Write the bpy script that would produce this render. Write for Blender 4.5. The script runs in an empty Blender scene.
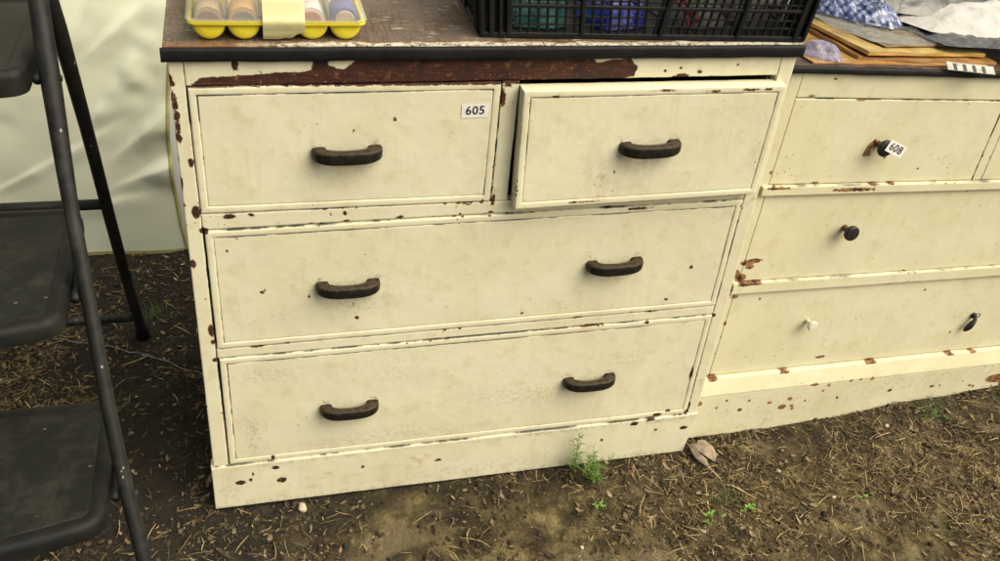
import bpy, math, random
import numpy as np
from mathutils import Vector, Matrix, Euler, noise
R_ = math.radians
random.seed(7)
rng = np.random.default_rng(11)
scene = bpy.context.scene
C = scene.collection

# ------------------------------------------------------------ camera, world, sun, exposure
cam_data = bpy.data.cameras.new('camera')
cam_data.sensor_width = 36.0
cam_data.lens = 33.77
cam_data.clip_start = 0.02
cam_data.clip_end = 500
cam = bpy.data.objects.new('camera', cam_data)
cam.location = (0.08763, -1.21725, 1.33270)
cam.rotation_euler = (0.967578, -0.0915969, -0.2504475)
C.objects.link(cam)
scene.camera = cam

SUN_DIR = Vector((0.62, -0.50, 0.95)).normalized()      # towards the sun
sun_el = math.asin(SUN_DIR.z)
sun_az = math.atan2(SUN_DIR.x, SUN_DIR.y)
world = bpy.data.worlds.new('World')
scene.world = world
world.use_nodes = True
wn = world.node_tree.nodes
wl = world.node_tree.links
bg = wn['Background']
sky = wn.new('ShaderNodeTexSky')
sky.sky_type = 'NISHITA'
sky.sun_disc = False
sky.sun_elevation = sun_el
sky.sun_rotation = sun_az
sky.dust_density = 8.0
sky.air_density = 0.7
sky.ozone_density = 0.3
wl.new(sky.outputs['Color'], bg.inputs['Color'])
bg.inputs['Strength'].default_value = 0.09
sd = bpy.data.lights.new('sun', 'SUN')
sd.energy = 2.15
sd.angle = R_(68)
sd.color = (1.0, 0.975, 0.83)
sun = bpy.data.objects.new('sun', sd)
sun.rotation_euler = SUN_DIR.to_track_quat('Z', 'Y').to_euler()
sun.location = (2, -2, 4)
C.objects.link(sun)
scene.view_settings.view_transform = 'Standard'
scene.view_settings.look = 'None'
scene.view_settings.exposure = 0.60
scene.view_settings.gamma = 1.0

# ------------------------------------------------------------ object helpers
def setp(o, label=None, cat=None, group=None, kind=None):
    if label: o['label'] = label
    if cat: o['category'] = cat
    if group: o['group'] = group
    if kind: o['kind'] = kind
    return o

def thing(name, label, cat, loc=(0, 0, 0), rot=(0, 0, 0), group=None):
    o = bpy.data.objects.new(name, None)
    o.empty_display_size = 0.05
    o.location = loc
    o.rotation_euler = rot
    C.objects.link(o)
    return setp(o, label, cat, group)

def link(name, me, mat=None, parent=None, loc=(0, 0, 0), rot=(0, 0, 0), smooth=False):
    o = bpy.data.objects.new(name, me)
    if mat is not None:
        for m in (mat if isinstance(mat, (list, tuple)) else [mat]):
            me.materials.append(m)
    if smooth:
        me.polygons.foreach_set('use_smooth', [True] * len(me.polygons))
    o.location = loc
    o.rotation_euler = rot
    if parent: o.parent = parent
    C.objects.link(o)
    return o

class MB:
    """collects simple solids into one mesh"""
    def __init__(s):
        s.v = []; s.f = []; s.m = []
    def add(s, vs, fs, mi=0):
        k = len(s.v)
        s.v += [tuple(v) for v in vs]
        s.f += [tuple(i + k for i in f) for f in fs]
        s.m += [mi] * len(fs)
        return s
    def box(s, x0, x1, y0, y1, z0, z1, b=0.0, mi=0, mtx=None):
        """box with chamfered edges b"""
        if b <= 0:
            vs = [(x, y, z) for z in (z0, z1) for y in (y0, y1) for x in (x0, x1)]
            fs = [(0, 2, 3, 1), (4, 5, 7, 6), (0, 1, 5, 4), (2, 6, 7, 3), (0, 4, 6, 2), (1, 3, 7, 5)]
        else:
            vs = []; ix = {}
            X = (x0, x1); Y = (y0, y1); Z = (z0, z1)
            sg = (1, -1)
            for i in (0, 1):
                for j in (0, 1):
                    for k in (0, 1):
                        for a in range(3):
                            p = [X[i] + sg[i] * b, Y[j] + sg[j] * b, Z[k] + sg[k] * b]
                            p[a] = (X[i], Y[j], Z[k])[a]
                            ix[(i, j, k, a)] = len(vs)
                            vs.append(tuple(p))
            fs = []
            g = lambda i, j, k, a: ix[(i, j, k, a)]
            for i in (0, 1):
                q = [g(i, 0, 0, 0), g(i, 1, 0, 0), g(i, 1, 1, 0), g(i, 0, 1, 0)]
                fs.append(tuple(q if i else q[::-1]))
                q = [g(0, i, 0, 1), g(0, i, 1, 1), g(1, i, 1, 1), g(1, i, 0, 1)]
                fs.append(tuple(q if i else q[::-1]))
                q = [g(0, 0, i, 2), g(1, 0, i, 2), g(1, 1, i, 2), g(0, 1, i, 2)]
                fs.append(tuple(q if i else q[::-1]))
            for j in (0, 1):
                for k in (0, 1):
                    fs.append((g(0, j, k, 1), g(1, j, k, 1), g(1, j, k, 2), g(0, j, k, 2)))
                    fs.append((g(j, 0, k, 0), g(j, 1, k, 0), g(j, 1, k, 2), g(j, 0, k, 2)))
                    fs.append((g(j, k, 0, 0), g(j, k, 1, 0), g(j, k, 1, 1), g(j, k, 0, 1)))
            for i in (0, 1):
                for j in (0, 1):
                    for k in (0, 1):
                        fs.append((g(i, j, k, 0), g(i, j, k, 1), g(i, j, k, 2)))
        if mtx is not None: vs = [tuple(mtx @ Vector(v)) for v in vs]
        return s.add(vs, fs, mi)
    def tube(s, pts, r, n=12, mi=0, cap=True, flat=1.0):
        pts = [Vector(p) for p in pts]
        rs = r if isinstance(r, (list, tuple)) else [r] * len(pts)
        rings = []
        up = Vector((0.13, 0.21, 0.97)).normalized()
        prev = None
        for i, p in enumerate(pts):
            t = (pts[min(i + 1, len(pts) - 1)] - pts[max(i - 1, 0)]).normalized()
            if prev is None:
                a = t.orthogonal().normalized()
                if abs(t.dot(up)) < 0.95: a = (up - t * up.dot(t)).normalized()
            else:
                a = (prev - t * prev.dot(t)).normalized()
            prev = a
            b = t.cross(a)
            rings.append([p + a * math.cos(2 * math.pi * k / n) * rs[i] * flat + b * math.sin(2 * math.pi * k / n) * rs[i] for k in range(n)])
        vs = [v for ring in rings for v in ring]
        fs = []
        for i in range(len(rings) - 1):
            for k in range(n):
                fs.append((i * n + k, i * n + (k + 1) % n, (i + 1) * n + (k + 1) % n, (i + 1) * n + k))
        if cap:
            fs.append(tuple(range(n))[::-1])
            fs.append(tuple(range((len(rings) - 1) * n, len(rings) * n)))
        return s.add(vs, fs, mi)
    def lathe(s, prof, n=24, mi=0, mtx=None):
        """profile (r, h) turned round local z"""
        vs = []; fs = []
        for r, h in prof:
            for k in range(n):
                a = 2 * math.pi * k / n
                vs.append((r * math.cos(a), r * math.sin(a), h))
        for i in range(len(prof) - 1):
            for k in range(n):
                fs.append((i * n + k, i * n + (k + 1) % n, (i + 1) * n + (k + 1) % n, (i + 1) * n + k))
        fs.append(tuple(range(n))[::-1])
        fs.append(tuple(range((len(prof) - 1) * n, len(prof) * n)))
        if mtx is not None: vs = [tuple(mtx @ Vector(v)) for v in vs]
        return s.add(vs, fs, mi)
    def mesh(s, name='mesh'):
        me = bpy.data.meshes.new(name)
        me.from_pydata(s.v, [], s.f)
        if any(s.m): me.polygons.foreach_set('material_index', s.m)
        me.update()
        return me
    def build(s, name, mat, parent=None, loc=(0, 0, 0), rot=(0, 0, 0), smooth=False, fix=True):
        me = s.mesh(name)
        if fix:
            import bmesh
            bm = bmesh.new(); bm.from_mesh(me)
            bmesh.ops.recalc_face_normals(bm, faces=bm.faces)
            bm.to_mesh(me); bm.free()
        return link(name, me, mat, parent, loc, rot, smooth)

def autosmooth(o, deg=35):
    me = o.data
    me.polygons.foreach_set('use_smooth', [True] * len(me.polygons))
    me.set_sharp_from_angle(angle=R_(deg))
    return o

def grid_faces(nu, nv):
    i = np.arange(nu - 1)[:, None] * nv + np.arange(nv - 1)[None, :]
    i = i.ravel()
    return np.stack([i, i + nv, i + nv + 1, i + 1], 1)

def np_mesh(name, V, F):
    me = bpy.data.meshes.new(name)
    V = np.asarray(V, dtype=np.float32); F = np.asarray(F, dtype=np.int32)
    k = F.shape[1]
    me.vertices.add(len(V)); me.vertices.foreach_set('co', V.ravel())
    me.loops.add(F.size); me.loops.foreach_set('vertex_index', F.ravel())
    me.polygons.add(len(F))
    me.polygons.foreach_set('loop_start', np.arange(0, F.size, k, dtype=np.int32))
    me.polygons.foreach_set('loop_total', np.full(len(F), k, dtype=np.int32))
    me.update(calc_edges=True)
    me.validate()
    return me

def vnoise(P, scale, seed=0.0, octaves=1):
    """vectorised smooth value noise, P (n,2)"""
    out = np.zeros(len(P)); amp = 1.0; tot = 0
    for o in range(octaves):
        q = P * scale * (2 ** o) + seed * 17.31 + o * 5.7
        i = np.floor(q).astype(np.int64); f = q - i; f = f * f * (3 - 2 * f)
        def h(a, b):
            n = (a * 374761393 + b * 668265263 + int(seed * 1013) * 69069) & 0xffffffff
            n = ((n ^ (n >> 13)) * 1274126177) & 0xffffffff
            return ((n ^ (n >> 16)) & 0xffff) / 65535.0
        v = (h(i[:, 0], i[:, 1]) * (1 - f[:, 0]) + h(i[:, 0] + 1, i[:, 1]) * f[:, 0]) * (1 - f[:, 1]) + \
            (h(i[:, 0], i[:, 1] + 1) * (1 - f[:, 0]) + h(i[:, 0] + 1, i[:, 1] + 1) * f[:, 0]) * f[:, 1]
        out += amp * (v * 2 - 1); tot += amp; amp *= 0.5
    return out / tot

# ------------------------------------------------------------ materials
class NT:
    def __init__(s, name):
        s.m = bpy.data.materials.new(name); s.m.use_nodes = True
        s.t = s.m.node_tree; s.n = s.t.nodes; s.l = s.t.links
        s.b = s.n['Principled BSDF']; s.out = s.n['Material Output']
    def new(s, ty, **k):
        n = s.n.new(ty)
        for a, v in k.items():
            if a.startswith('_'): n.inputs[a[1:].replace('_', ' ')].default_value = v
            else: setattr(n, a, v)
        return n
    def inp(s, node, key, v):
        if hasattr(v, 'is_output') or isinstance(v, bpy.types.NodeSocket): s.l.new(v, node.inputs[key])
        else: node.inputs[key].default_value = v
    def coord(s, kind='Object', scale=(1, 1, 1), rot=(0, 0, 0)):
        tc = s.new('ShaderNodeTexCoord')
        mp = s.new('ShaderNodeMapping'); mp.inputs['Scale'].default_value = scale; mp.inputs['Rotation'].default_value = rot
        s.l.new(tc.outputs[kind], mp.inputs['Vector'])
        return mp.outputs['Vector']
    def noise(s, vec, scale, detail=3, rough=0.55, dist=0.0):
        n = s.new('ShaderNodeTexNoise'); n.inputs['Scale'].default_value = scale
        n.inputs['Detail'].default_value = detail; n.inputs['Roughness'].default_value = rough; n.inputs['Distortion'].default_value = dist
        s.l.new(vec, n.inputs['Vector'])
        return n.outputs['Fac']
    def voro(s, vec, scale, feature='F1', out='Distance', rand=1.0):
        n = s.new('ShaderNodeTexVoronoi', feature=feature); n.inputs['Scale'].default_value = scale
        n.inputs['Randomness'].default_value = rand
        s.l.new(vec, n.inputs['Vector'])
        return n.outputs[out]
    def math(s, op, a, b=0.0, c=0.0, clamp=False):
        n = s.new('ShaderNodeMath', operation=op); n.use_clamp = clamp
        s.inp(n, 0, a); s.inp(n, 1, b); s.inp(n, 2, c)
        return n.outputs[0]
    def step(s, v, a, b, lo=0.0, hi=1.0):
        n = s.new('ShaderNodeMapRange'); n.interpolation_type = 'SMOOTHSTEP'
        s.inp(n, 'Value', v); n.inputs['From Min'].default_value = a; n.inputs['From Max'].default_value = b
        n.inputs['To Min'].default_value = lo; n.inputs['To Max'].default_value = hi
        return n.outputs['Result']
    def mix(s, f, a, b, blend='MIX'):
        n = s.new('ShaderNodeMix', data_type='RGBA', blend_type=blend)
        s.inp(n, 0, f)
        for k, v in ((6, a), (7, b)):
            if isinstance(v, (tuple, list)): v = tuple(v) + ((1,) if len(v) == 3 else ())
            s.inp(n, k, v)
        return n.outputs[2]
    def attr(s, name, out='Fac'):
        n = s.new('ShaderNodeAttribute', attribute_name=name); return n.outputs[out]
    def ramp(s, f, stops):
        n = s.new('ShaderNodeValToRGB'); e = n.color_ramp.elements
        while len(e) < len(stops): e.new(0.5)
        for x, (p, c) in zip(e, stops): x.position = p; x.color = tuple(c) + (1,)
        s.l.new(f, n.inputs['Fac']); return n.outputs['Color']
    def bump(s, h, strength=0.3, dist=0.001, normal=None):
        n = s.new('ShaderNodeBump'); n.inputs['Strength'].default_value = strength; n.inputs['Distance'].default_value = dist
        s.l.new(h, n.inputs['Height'])
        if normal is not None: s.l.new(normal, n.inputs['Normal'])
        return n.outputs['Normal']
    def fin(s, color=None, rough=None, normal=None, **k):
        if color is not None:
            if isinstance(color, (tuple, list)): s.b.inputs['Base Color'].default_value = tuple(color) + (1,)
            else: s.l.new(color, s.b.inputs['Base Color'])
        if rough is not None: s.inp(s.b, 'Roughness', rough)
        if normal is not None: s.l.new(normal, s.b.inputs['Normal'])
        for a, v in k.items(): s.inp(s.b, a.replace('_', ' '), v)
        return s.m

def mat_paint(name, base, base2, specks=1.0, rusty=0.0):
    """old cream paint: chips (attribute 'chip', millimetres inside the chip), grime in grooves, rust specks"""
    t = NT(name)
    co = t.coord('Object'); 
    big = t.noise(co, 5.0, 4, 0.6)
    mid = t.noise(co, 28.0, 4, 0.6)
    fine = t.noise(co, 220.0, 3, 0.6)
    streak = t.noise(t.coord('Object', (3, 3, 60)), 3.0, 4, 0.6)
    vstr = t.noise(t.coord('Object', (45, 45, 4)), 2.0, 4, 0.65)
    col = t.mix(t.step(big, 0.35, 0.7), base, base2)
    col = t.mix(t.step(mid, 0.48, 0.74, 0, 0.30), col, (0.48, 0.38, 0.17))
    col = t.mix(t.step(vstr, 0.55, 0.8, 0, 0.22), col, (0.42, 0.35, 0.19))
    col = t.mix(t.step(streak, 0.60, 0.8, 0, 0.10), col, (0.35, 0.31, 0.2))
    # rusty soft stains
    st = t.math('MULTIPLY', t.step(t.noise(co, 9.0, 2, 0.5), 0.62, 0.74), t.step(t.noise(co, 60.0, 3, 0.6), 0.5, 0.75))
    col = t.mix(t.math('MULTIPLY', st, 0.6), col, (0.40, 0.22, 0.07))
    # smudges: attribute
    sm = t.math('MULTIPLY', t.attr('smudge'), t.step(t.noise(co, 130.0, 4, 0.7), 0.42, 0.66))
    col = t.mix(t.math('MULTIPLY', sm, 0.7), col, (0.15, 0.115, 0.06))
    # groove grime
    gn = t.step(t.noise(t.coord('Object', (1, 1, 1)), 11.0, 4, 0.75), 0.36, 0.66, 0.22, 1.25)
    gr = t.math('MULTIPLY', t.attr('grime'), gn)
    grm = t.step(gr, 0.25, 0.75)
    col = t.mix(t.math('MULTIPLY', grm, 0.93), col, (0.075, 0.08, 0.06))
    # specks
    vd = t.voro(co, 95.0)
    gate = t.step(t.noise(co, 14.0, 3, 0.6), 0.42, 0.66)
    wear = t.attr('wear')
    thr = t.math('MULTIPLY_ADD', wear, 0.37, t.math('MULTIPLY', gate, 0.115 * specks))
    thr = t.math('ADD', thr, t.math('MULTIPLY_ADD', fine, 0.2, -0.115))
    sp = t.step(t.math('SUBTRACT', thr, vd), 0.0, 0.02)
    # chips
    n1 = t.math('ADD', t.math('MULTIPLY_ADD', t.noise(co, 130.0, 5, 0.72), 7.0, -3.6), t.math('MULTIPLY_ADD', t.noise(co, 42.0, 2, 0.5), 3.0, -1.5))
    n2 = t.math('MULTIPLY_ADD', t.noise(co, 600.0, 2, 0.6), 1.6, -0.8)
    sd_ = t.math('ADD', t.math('ADD', t.attr('chip'), 0.45), t.math('ADD', n1, n2))
    ch = t.step(sd_, -0.1, 0.25)
    lift = t.math('MULTIPLY', t.step(sd_, -1.3, -0.1), t.math('SUBTRACT', 1.0, ch))
    wood = t.ramp(t.noise(t.coord('Object', (12, 12, 90)), 3.0, 5, 0.65),
                  [(0.25, (0.018, 0.008, 0.004)), (0.5, (0.055, 0.017, 0.008)), (0.72, (0.10, 0.035, 0.014)), (0.85, (0.24, 0.10, 0.03))])
    wood = t.mix(t.step(t.noise(co, 260.0, 2), 0.66, 0.72), wood, (0.45, 0.20, 0.06))
    wood = t.mix(t.step(t.noise(co, 34.0, 4, 0.65), 0.46, 0.62, 0, 0.75), wood, (0.022, 0.013, 0.009))
    wood = t.mix(t.math('MULTIPLY', t.step(t.noise(co, 75.0, 4, 0.7), 0.56 - 0.16 * rusty, 0.68 - 0.14 * rusty), 0.35 + 0.5 * rusty), wood, (0.34, 0.17, 0.055))
    rim_ = t.math('MULTIPLY', ch, t.math('SUBTRACT', 1.0, t.step(sd_, 0.3, 1.0)))
    wood = t.mix(t.math('MULTIPLY', rim_, 0.55), wood, (0.20, 0.095, 0.035))
    rust = t.mix(t.noise(co, 120.0, 2), (0.05, 0.022, 0.010), (0.24, 0.10, 0.03))
    col = t.mix(t.math('MULTIPLY', lift, 0.32), col, (0.42, 0.28, 0.13))
    col = t.mix(sp, col, rust)
    col = t.mix(ch, col, wood)
    h = t.math('SUBTRACT', t.math('ADD', t.math('MULTIPLY', streak, 0.14), t.math('MULTIPLY', fine, 0.10)), t.math('MAXIMUM', ch, t.math('MULTIPLY', sp, 0.7)))
    h = t.math('ADD', h, t.math('MULTIPLY', mid, 0.5))
    nm = t.bump(h, 0.8, 0.0011)
    ro = t.math('MULTIPLY_ADD', ch, 0.25, t.math('MULTIPLY_ADD', mid, 0.25, 0.36))
    return t.fin(col, ro, nm, Specular_IOR_Level=0.35)

def mat_simple(name, color, rough=0.5, color2=None, nscale=30, bump=0.0, bscale=80, dist=0.001, **k):
    t = NT(name)
    co = t.coord('Object')
    c = color
    if color2 is not None: c = t.mix(t.step(t.noise(co, nscale, 4, 0.6), 0.35, 0.68), color, color2)
    nm = t.bump(t.noise(co, bscale, 4, 0.6), bump, dist) if bump else None
    ro = t.math('MULTIPLY_ADD', t.noise(co, nscale * 0.7, 3), 0.2, rough - 0.1)
    return t.fin(c, ro, nm, **k)

M_paint = mat_paint('cream_paint', (0.735, 0.70, 0.475), (0.68, 0.64, 0.415))
M_paint2 = mat_paint('cream_paint_second', (0.645, 0.612, 0.40), (0.60, 0.562, 0.35), specks=1.2, rusty=0.9)
M_dark_wood = mat_simple('dark_inner_wood', (0.05, 0.03, 0.018), 0.8, (0.025, 0.015, 0.01), 20)
M_trim = mat_simple('black_edge_trim', (0.0045, 0.0045, 0.0038), 0.6, (0.010, 0.0095, 0.0075), 60, 0.35, 120, 0.0008, Specular_IOR_Level=0.25)
def mat_handle():
    t = NT('dark_brown_handle'); co = t.coord('Object')
    tc = t.new('ShaderNodeTexCoord'); sx = t.new('ShaderNodeSeparateXYZ'); t.l.new(tc.outputs['Normal'], sx.inputs[0])
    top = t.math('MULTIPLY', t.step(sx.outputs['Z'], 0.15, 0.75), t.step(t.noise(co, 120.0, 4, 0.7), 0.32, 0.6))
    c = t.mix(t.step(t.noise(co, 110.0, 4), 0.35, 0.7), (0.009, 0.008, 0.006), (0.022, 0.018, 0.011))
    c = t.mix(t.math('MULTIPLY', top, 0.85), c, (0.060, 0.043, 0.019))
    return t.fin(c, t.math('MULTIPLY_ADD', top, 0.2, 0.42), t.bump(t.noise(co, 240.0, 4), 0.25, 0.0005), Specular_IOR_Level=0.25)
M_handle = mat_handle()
M_knob = mat_simple('black_knob', (0.008, 0.008, 0.007), 0.5, (0.018, 0.016, 0.013), 90, 0.2, 200, 0.0005)
M_white_knob = mat_simple('white_knob', (0.70, 0.67, 0.52), 0.3, (0.6, 0.56, 0.4), 60)
M_rust = mat_simple('rusty_screw', (0.16, 0.06, 0.02), 0.7, (0.05, 0.025, 0.012), 300, 0.4, 300)
M_paper = mat_simple('white_sticker', (0.80, 0.79, 0.72), 0.5, (0.74, 0.72, 0.64), 80)
M_ink = mat_simple('black_ink', (0.025, 0.025, 0.028), 0.6)

# ------------------------------------------------------------ the chests of drawers
CHIPS1 = [(0.0844, 0.8356, 0.0038, 0.0069), (-0.0001, 0.8158, 0.0037, 0.0083), (0.0031, 0.8101, 0.0037, 0.0042), (0.0025, 0.7919, 0.0031, 0.0071), (0.0037, 0.779, 0.0032, 0.0071), (0.0048, 0.7645, 0.0032, 0.0087), (0.0044, 0.7469, 0.0026, 0.0074), (0.0042, 0.732, 0.0039, 0.0074), (-0.0016, 0.6988, 0.002, 0.0061), (0.0002, 0.6627, 0.0026, 0.011), (0.0163, 0.6934, 0.0033, 0.0062), (0.0008, 0.6271, 0.0013, 0.0016), (0.016, 0.6147, 0.0054, 0.0099), (0.0594, 0.6038, 0.0084, 0.0034), (0.0918, 0.6053, 0.0035, 0.0025), (0.2278, 0.6009, 0.003, 0.0035), (0.2071, 0.6003, 0.0015, 0.0017), (0.3112, 0.589, 0.0046, 0.0021), (0.2308, 0.5867, 0.0045, 0.0018), (0.1759, 0.5848, 0.0059, 0.0017), (0.0243, 0.5822, 0.0055, 0.0051), (0.004, 0.5259, 0.0042, 0.0071), (0.0195, 0.3986, 0.0037, 0.0098), (0.0208, 0.3765, 0.003, 0.0044), (0.0903, 0.3608, 0.0078, 0.002), (0.1343, 0.3622, 0.0047, 0.0016), (0.021, 0.3397, 0.0038, 0.0041), (0.1011, 0.1095, 0.0026, 0.0049), (0.1036, 0.0868, 0.006, 0.0035), (0.0419, 0.0595, 0.0076, 0.005), (0.1145, 0.0546, 0.0079, 0.0056), (0.0653, 0.0782, 0.0022, 0.0032), (0.0611, 0.0638, 0.0017, 0.0025), (0.2577, 0.0637, 0.0027, 0.0031), (0.3996, 0.0586, 0.0058, 0.0026), (0.4556, 0.7832, 0.0038, 0.0124), (0.4615, 0.8001, 0.006, 0.0023), (0.4562, 0.6113, 0.0024, 0.009), (0.4168, 0.6044, 0.0032, 0.0018), (0.4549, 0.5897, 0.0033, 0.0018), (0.5045, 0.7932, 0.0077, 0.002), (0.5586, 0.7922, 0.0047, 0.0011), (0.7621, 0.8066, 0.0067, 0.0016), (0.7314, 0.8103, 0.0116, 0.0048), (0.7852, 0.8079, 0.0084, 0.0029), (0.8076, 0.806, 0.0068, 0.0023), (0.8435, 0.8055, 0.0104, 0.002), (0.7611, 0.8179, 0.0033, 0.0022), (0.7032, 0.8201, 0.0016, 0.0016), (0.7283, 0.8246, 0.0016, 0.0016), (0.8222, 0.8284, 0.0014, 0.0013), (0.8965, 0.7898, 0.0071, 0.002), (0.7879, 0.0943, 0.0087, 0.0041), (0.8205, 0.1002, 0.0066, 0.0027), (0.8337, 0.109, 0.0088, 0.0041), (0.8555, 0.1165, 0.0044, 0.0027), (0.7245, 0.0608, 0.0032, 0.0033), (0.837, 0.071, 0.0033, 0.0028), (0.8984, 0.0674, 0.0068, 0.0037), (0.6301, 0.3667, 0.0094, 0.002), (0.7721, 0.3663, 0.0099, 0.002), (0.6574, 0.3463, 0.0211, 0.0023), (0.7671, 0.3421, 0.004, 0.0035), (0.8279, 0.4569, 0.0031, 0.003), (0.7941, 0.3908, 0.0039, 0.0027), (0.8842, 0.2079, 0.0026, 0.0128), (0.8993, 0.3451, 0.0041, 0.0035), (0.5278, 0.3852, 0.0023, 0.0026), (0.7083, 0.6441, 0.0026, 0.004), (0.1003, 0.4665, 0.0024, 0.0019), (0.105, 0.4699, 0.0015, 0.0019), (0.1714, 0.4526, 0.0015, 0.0019), (0.2468, 0.4039, 0.0032, 0.0032), (0.1995, 0.4656, 0.0012, 0.0015), (0.2403, 0.4327, 0.0013, 0.0016), (0.2989, 0.7525, 0.0023, 0.0034), (0.2408, 0.7354, 0.0014, 0.0016), (0.0539, 0.5454, 0.0014, 0.0021), (0.0682, 0.5672, 0.0021, 0.0017), (0.0172, 0.4625, 0.0014, 0.0028), (0.7079, 0.5829, 0.0161, 0.0015), (0.6527, 0.5878, 0.0105, 0.0015), (0.8959, 0.1082, 0.0045, 0.0055), (0.8989, 0.1237, 0.0027, 0.0081)]
POLYS1 = [[(0.0279, 0.8084), (0.0401, 0.818), (0.0642, 0.8191), (0.0962, 0.8201), (0.1248, 0.8225), (0.1483, 0.8244), (0.1681, 0.8234), (0.184, 0.8261), (0.187, 0.8416), (0.2069, 0.8415), (0.2055, 0.8337), (0.2148, 0.83), (0.2269, 0.827), (0.235, 0.8334), (0.2431, 0.8412), (0.5839, 0.8407), (0.5935, 0.8337), (0.62, 0.8381), (0.645, 0.8394), (0.6577, 0.8261), (0.6546, 0.8129), (0.6408, 0.8099), (0.6316, 0.8076), (0.631, 0.8021), (0.4492, 0.8033), (0.0277, 0.8055)]]
CHIPS2 = [(0.1883, 0.5641, 0.0419, 0.0031), (0.0203, 0.5701, 0.0195, 0.002), (0.1005, 0.5763, 0.0067, 0.002), (0.2305, 0.5735, 0.007, 0.0017), (0.2726, 0.5736, 0.0048, 0.0013), (-0.002, 0.5981, 0.0021, 0.0025), (0.3269, 0.6007, 0.0024, 0.0027), (0.4714, 0.553, 0.0039, 0.0022), (0.0241, 0.4157, 0.0159, 0.0044), (0.0171, 0.403, 0.0091, 0.0045), (-0.0117, 0.3893, 0.009, 0.009), (0.0047, 0.3794, 0.0113, 0.0079), (0.0053, 0.4124, 0.0112, 0.0055), (0.0151, 0.3676, 0.0137, 0.0037), (-0.0154, 0.3585, 0.0045, 0.0069), (0.0047, 0.3367, 0.0069, 0.0035), (0.0013, 0.2744, 0.0035, 0.0039), (0.007, 0.1468, 0.0097, 0.0052), (-0.0268, 0.1099, 0.0072, 0.008), (-0.0175, 0.0933, 0.0073, 0.0054), (0.1962, 0.0585, 0.0107, 0.0057), (0.2096, 0.0785, 0.0053, 0.0037), (0.1607, 0.0737, 0.0052, 0.0028), (0.2192, 0.0583, 0.004, 0.0029), (0.225, 0.0493, 0.004, 0.0029), (0.2623, 0.1099, 0.0108, 0.0039), (0.3009, 0.1042, 0.0041, 0.0037), (0.2904, 0.0905, 0.0041, 0.0028), (0.3566, 0.11, 0.0028, 0.0028), (0.3807, 0.1101, 0.0034, 0.0029), (0.4134, 0.1091, 0.0046, 0.004), (0.4776, 0.0685, 0.005, 0.003), (0.5984, 0.0657, 0.0062, 0.0024), (0.6216, 0.0659, 0.0031, 0.003), (0.6014, 0.0219, 0.0037, 0.0031), (0.7161, 0.0551, 0.0048, 0.0031), (0.6876, 0.07, 0.0032, 0.0031), (0.7274, 0.0508, 0.0032, 0.0031), (0.7891, 0.0673, 0.0297, 0.0124), (0.8256, 0.0514, 0.0201, 0.0126), (0.403, 0.1469, 0.0113, 0.0036), (0.1791, 0.1443, 0.0104, 0.0019), (0.6211, 0.145, 0.0091, 0.0026), (0.6881, 0.1453, 0.0062, 0.0021), (0.0373, 0.3684, 0.0138, 0.0037), (0.0323, 0.7418, 0.0062, 0.0014), (0.1401, 0.7359, 0.0065, 0.0018), (0.0701, 0.7727, 0.0031, 0.0018), (0.2388, 0.6243, 0.0023, 0.002), (0.2664, 0.1676, 0.0106, 0.0027), (0.4759, 0.3199, 0.0028, 0.0026), (0.6019, 0.2014, 0.003, 0.0028), (0.0643, 0.3278, 0.0024, 0.0024), (0.2519, 0.0679, 0.0033, 0.0029), (0.3368, 0.0657, 0.0028, 0.0029), (0.0895, 0.0639, 0.0051, 0.0033), (0.1071, 0.0857, 0.0031, 0.0033), (0.0298, 0.0769, 0.0037, 0.0027), (0.0491, 0.0929, 0.0025, 0.0027)]
POLYS2 = [[(0.2049, 0.6641), (0.1897, 0.6486), (0.1856, 0.6289), (0.1935, 0.6288), (0.1924, 0.6367), (0.1989, 0.6268), (0.2029, 0.6307), (0.1983, 0.6416), (0.2061, 0.6524)]]


def chip_field(X, Z, chips, polys):
    F = np.full(len(X), -8.0)
    for (cx, cz, a, b) in chips:
        r = min(a, b)
        m = (np.abs(X - cx) < a + 0.008) & (np.abs(Z - cz) < b + 0.008)
        if not m.any(): continue
        q = np.sqrt(((X[m] - cx) / a) ** 2 + ((Z[m] - cz) / b) ** 2)
        v = (1 - q) * r * 1000 + 0.25
        F[m] = np.maximum(F[m], v)
    for p in polys:
        P = np.array(p); Q = np.roll(P, -1, 0)
        m = (X > P[:, 0].min() - 0.008) & (X < P[:, 0].max() + 0.008) & (Z > P[:, 1].min() - 0.008) & (Z < P[:, 1].max() + 0.008)
        if not m.any(): continue
        x = X[m][:, None]; z = Z[m][:, None]
        ex = Q[:, 0] - P[:, 0]; ez = Q[:, 1] - P[:, 1]
        t = np.clip(((x - P[:, 0]) * ex + (z - P[:, 1]) * ez) / (ex ** 2 + ez ** 2), 0, 1)
        d = np.sqrt((x - P[:, 0] - t * ex) ** 2 + (z - P[:, 1] - t * ez) ** 2).min(1)
        c = ((P[:, 1] > z) != (Q[:, 1] > z)) & (x < ex * (z - P[:, 1]) / (ez + 1e-12) + P[:, 0])
        ins = c.sum(1) % 2 == 1
        F[m] = np.maximum(F[m], np.where(ins, d, -d) * 1000)
    return np.clip(F, -8, 12)

def axis(L, step, fine):
    f = [a for a in fine if a < L * 0.5]
    last = f[-1]
    n = max(1, int(math.ceil((L - 2 * last) / step)))
    mid = list(np.linspace(last, L - last, n + 1))[1:-1]
    return np.array(f + mid + [L - a for a in f[::-1]])

EDGE = [0, 0.0006, 0.0014, 0.003, 0.006]
BEAD = [0, 0.0006, 0.0014, 0.003, 0.0055, 0.008, 0.0100, 0.0106, 0.0112, 0.0118, 0.0124, 0.0135, 0.016]

def edge_prof(d):
    return 0.0012 * np.clip(1 - d / 0.0014, 0, 1) ** 2

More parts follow.
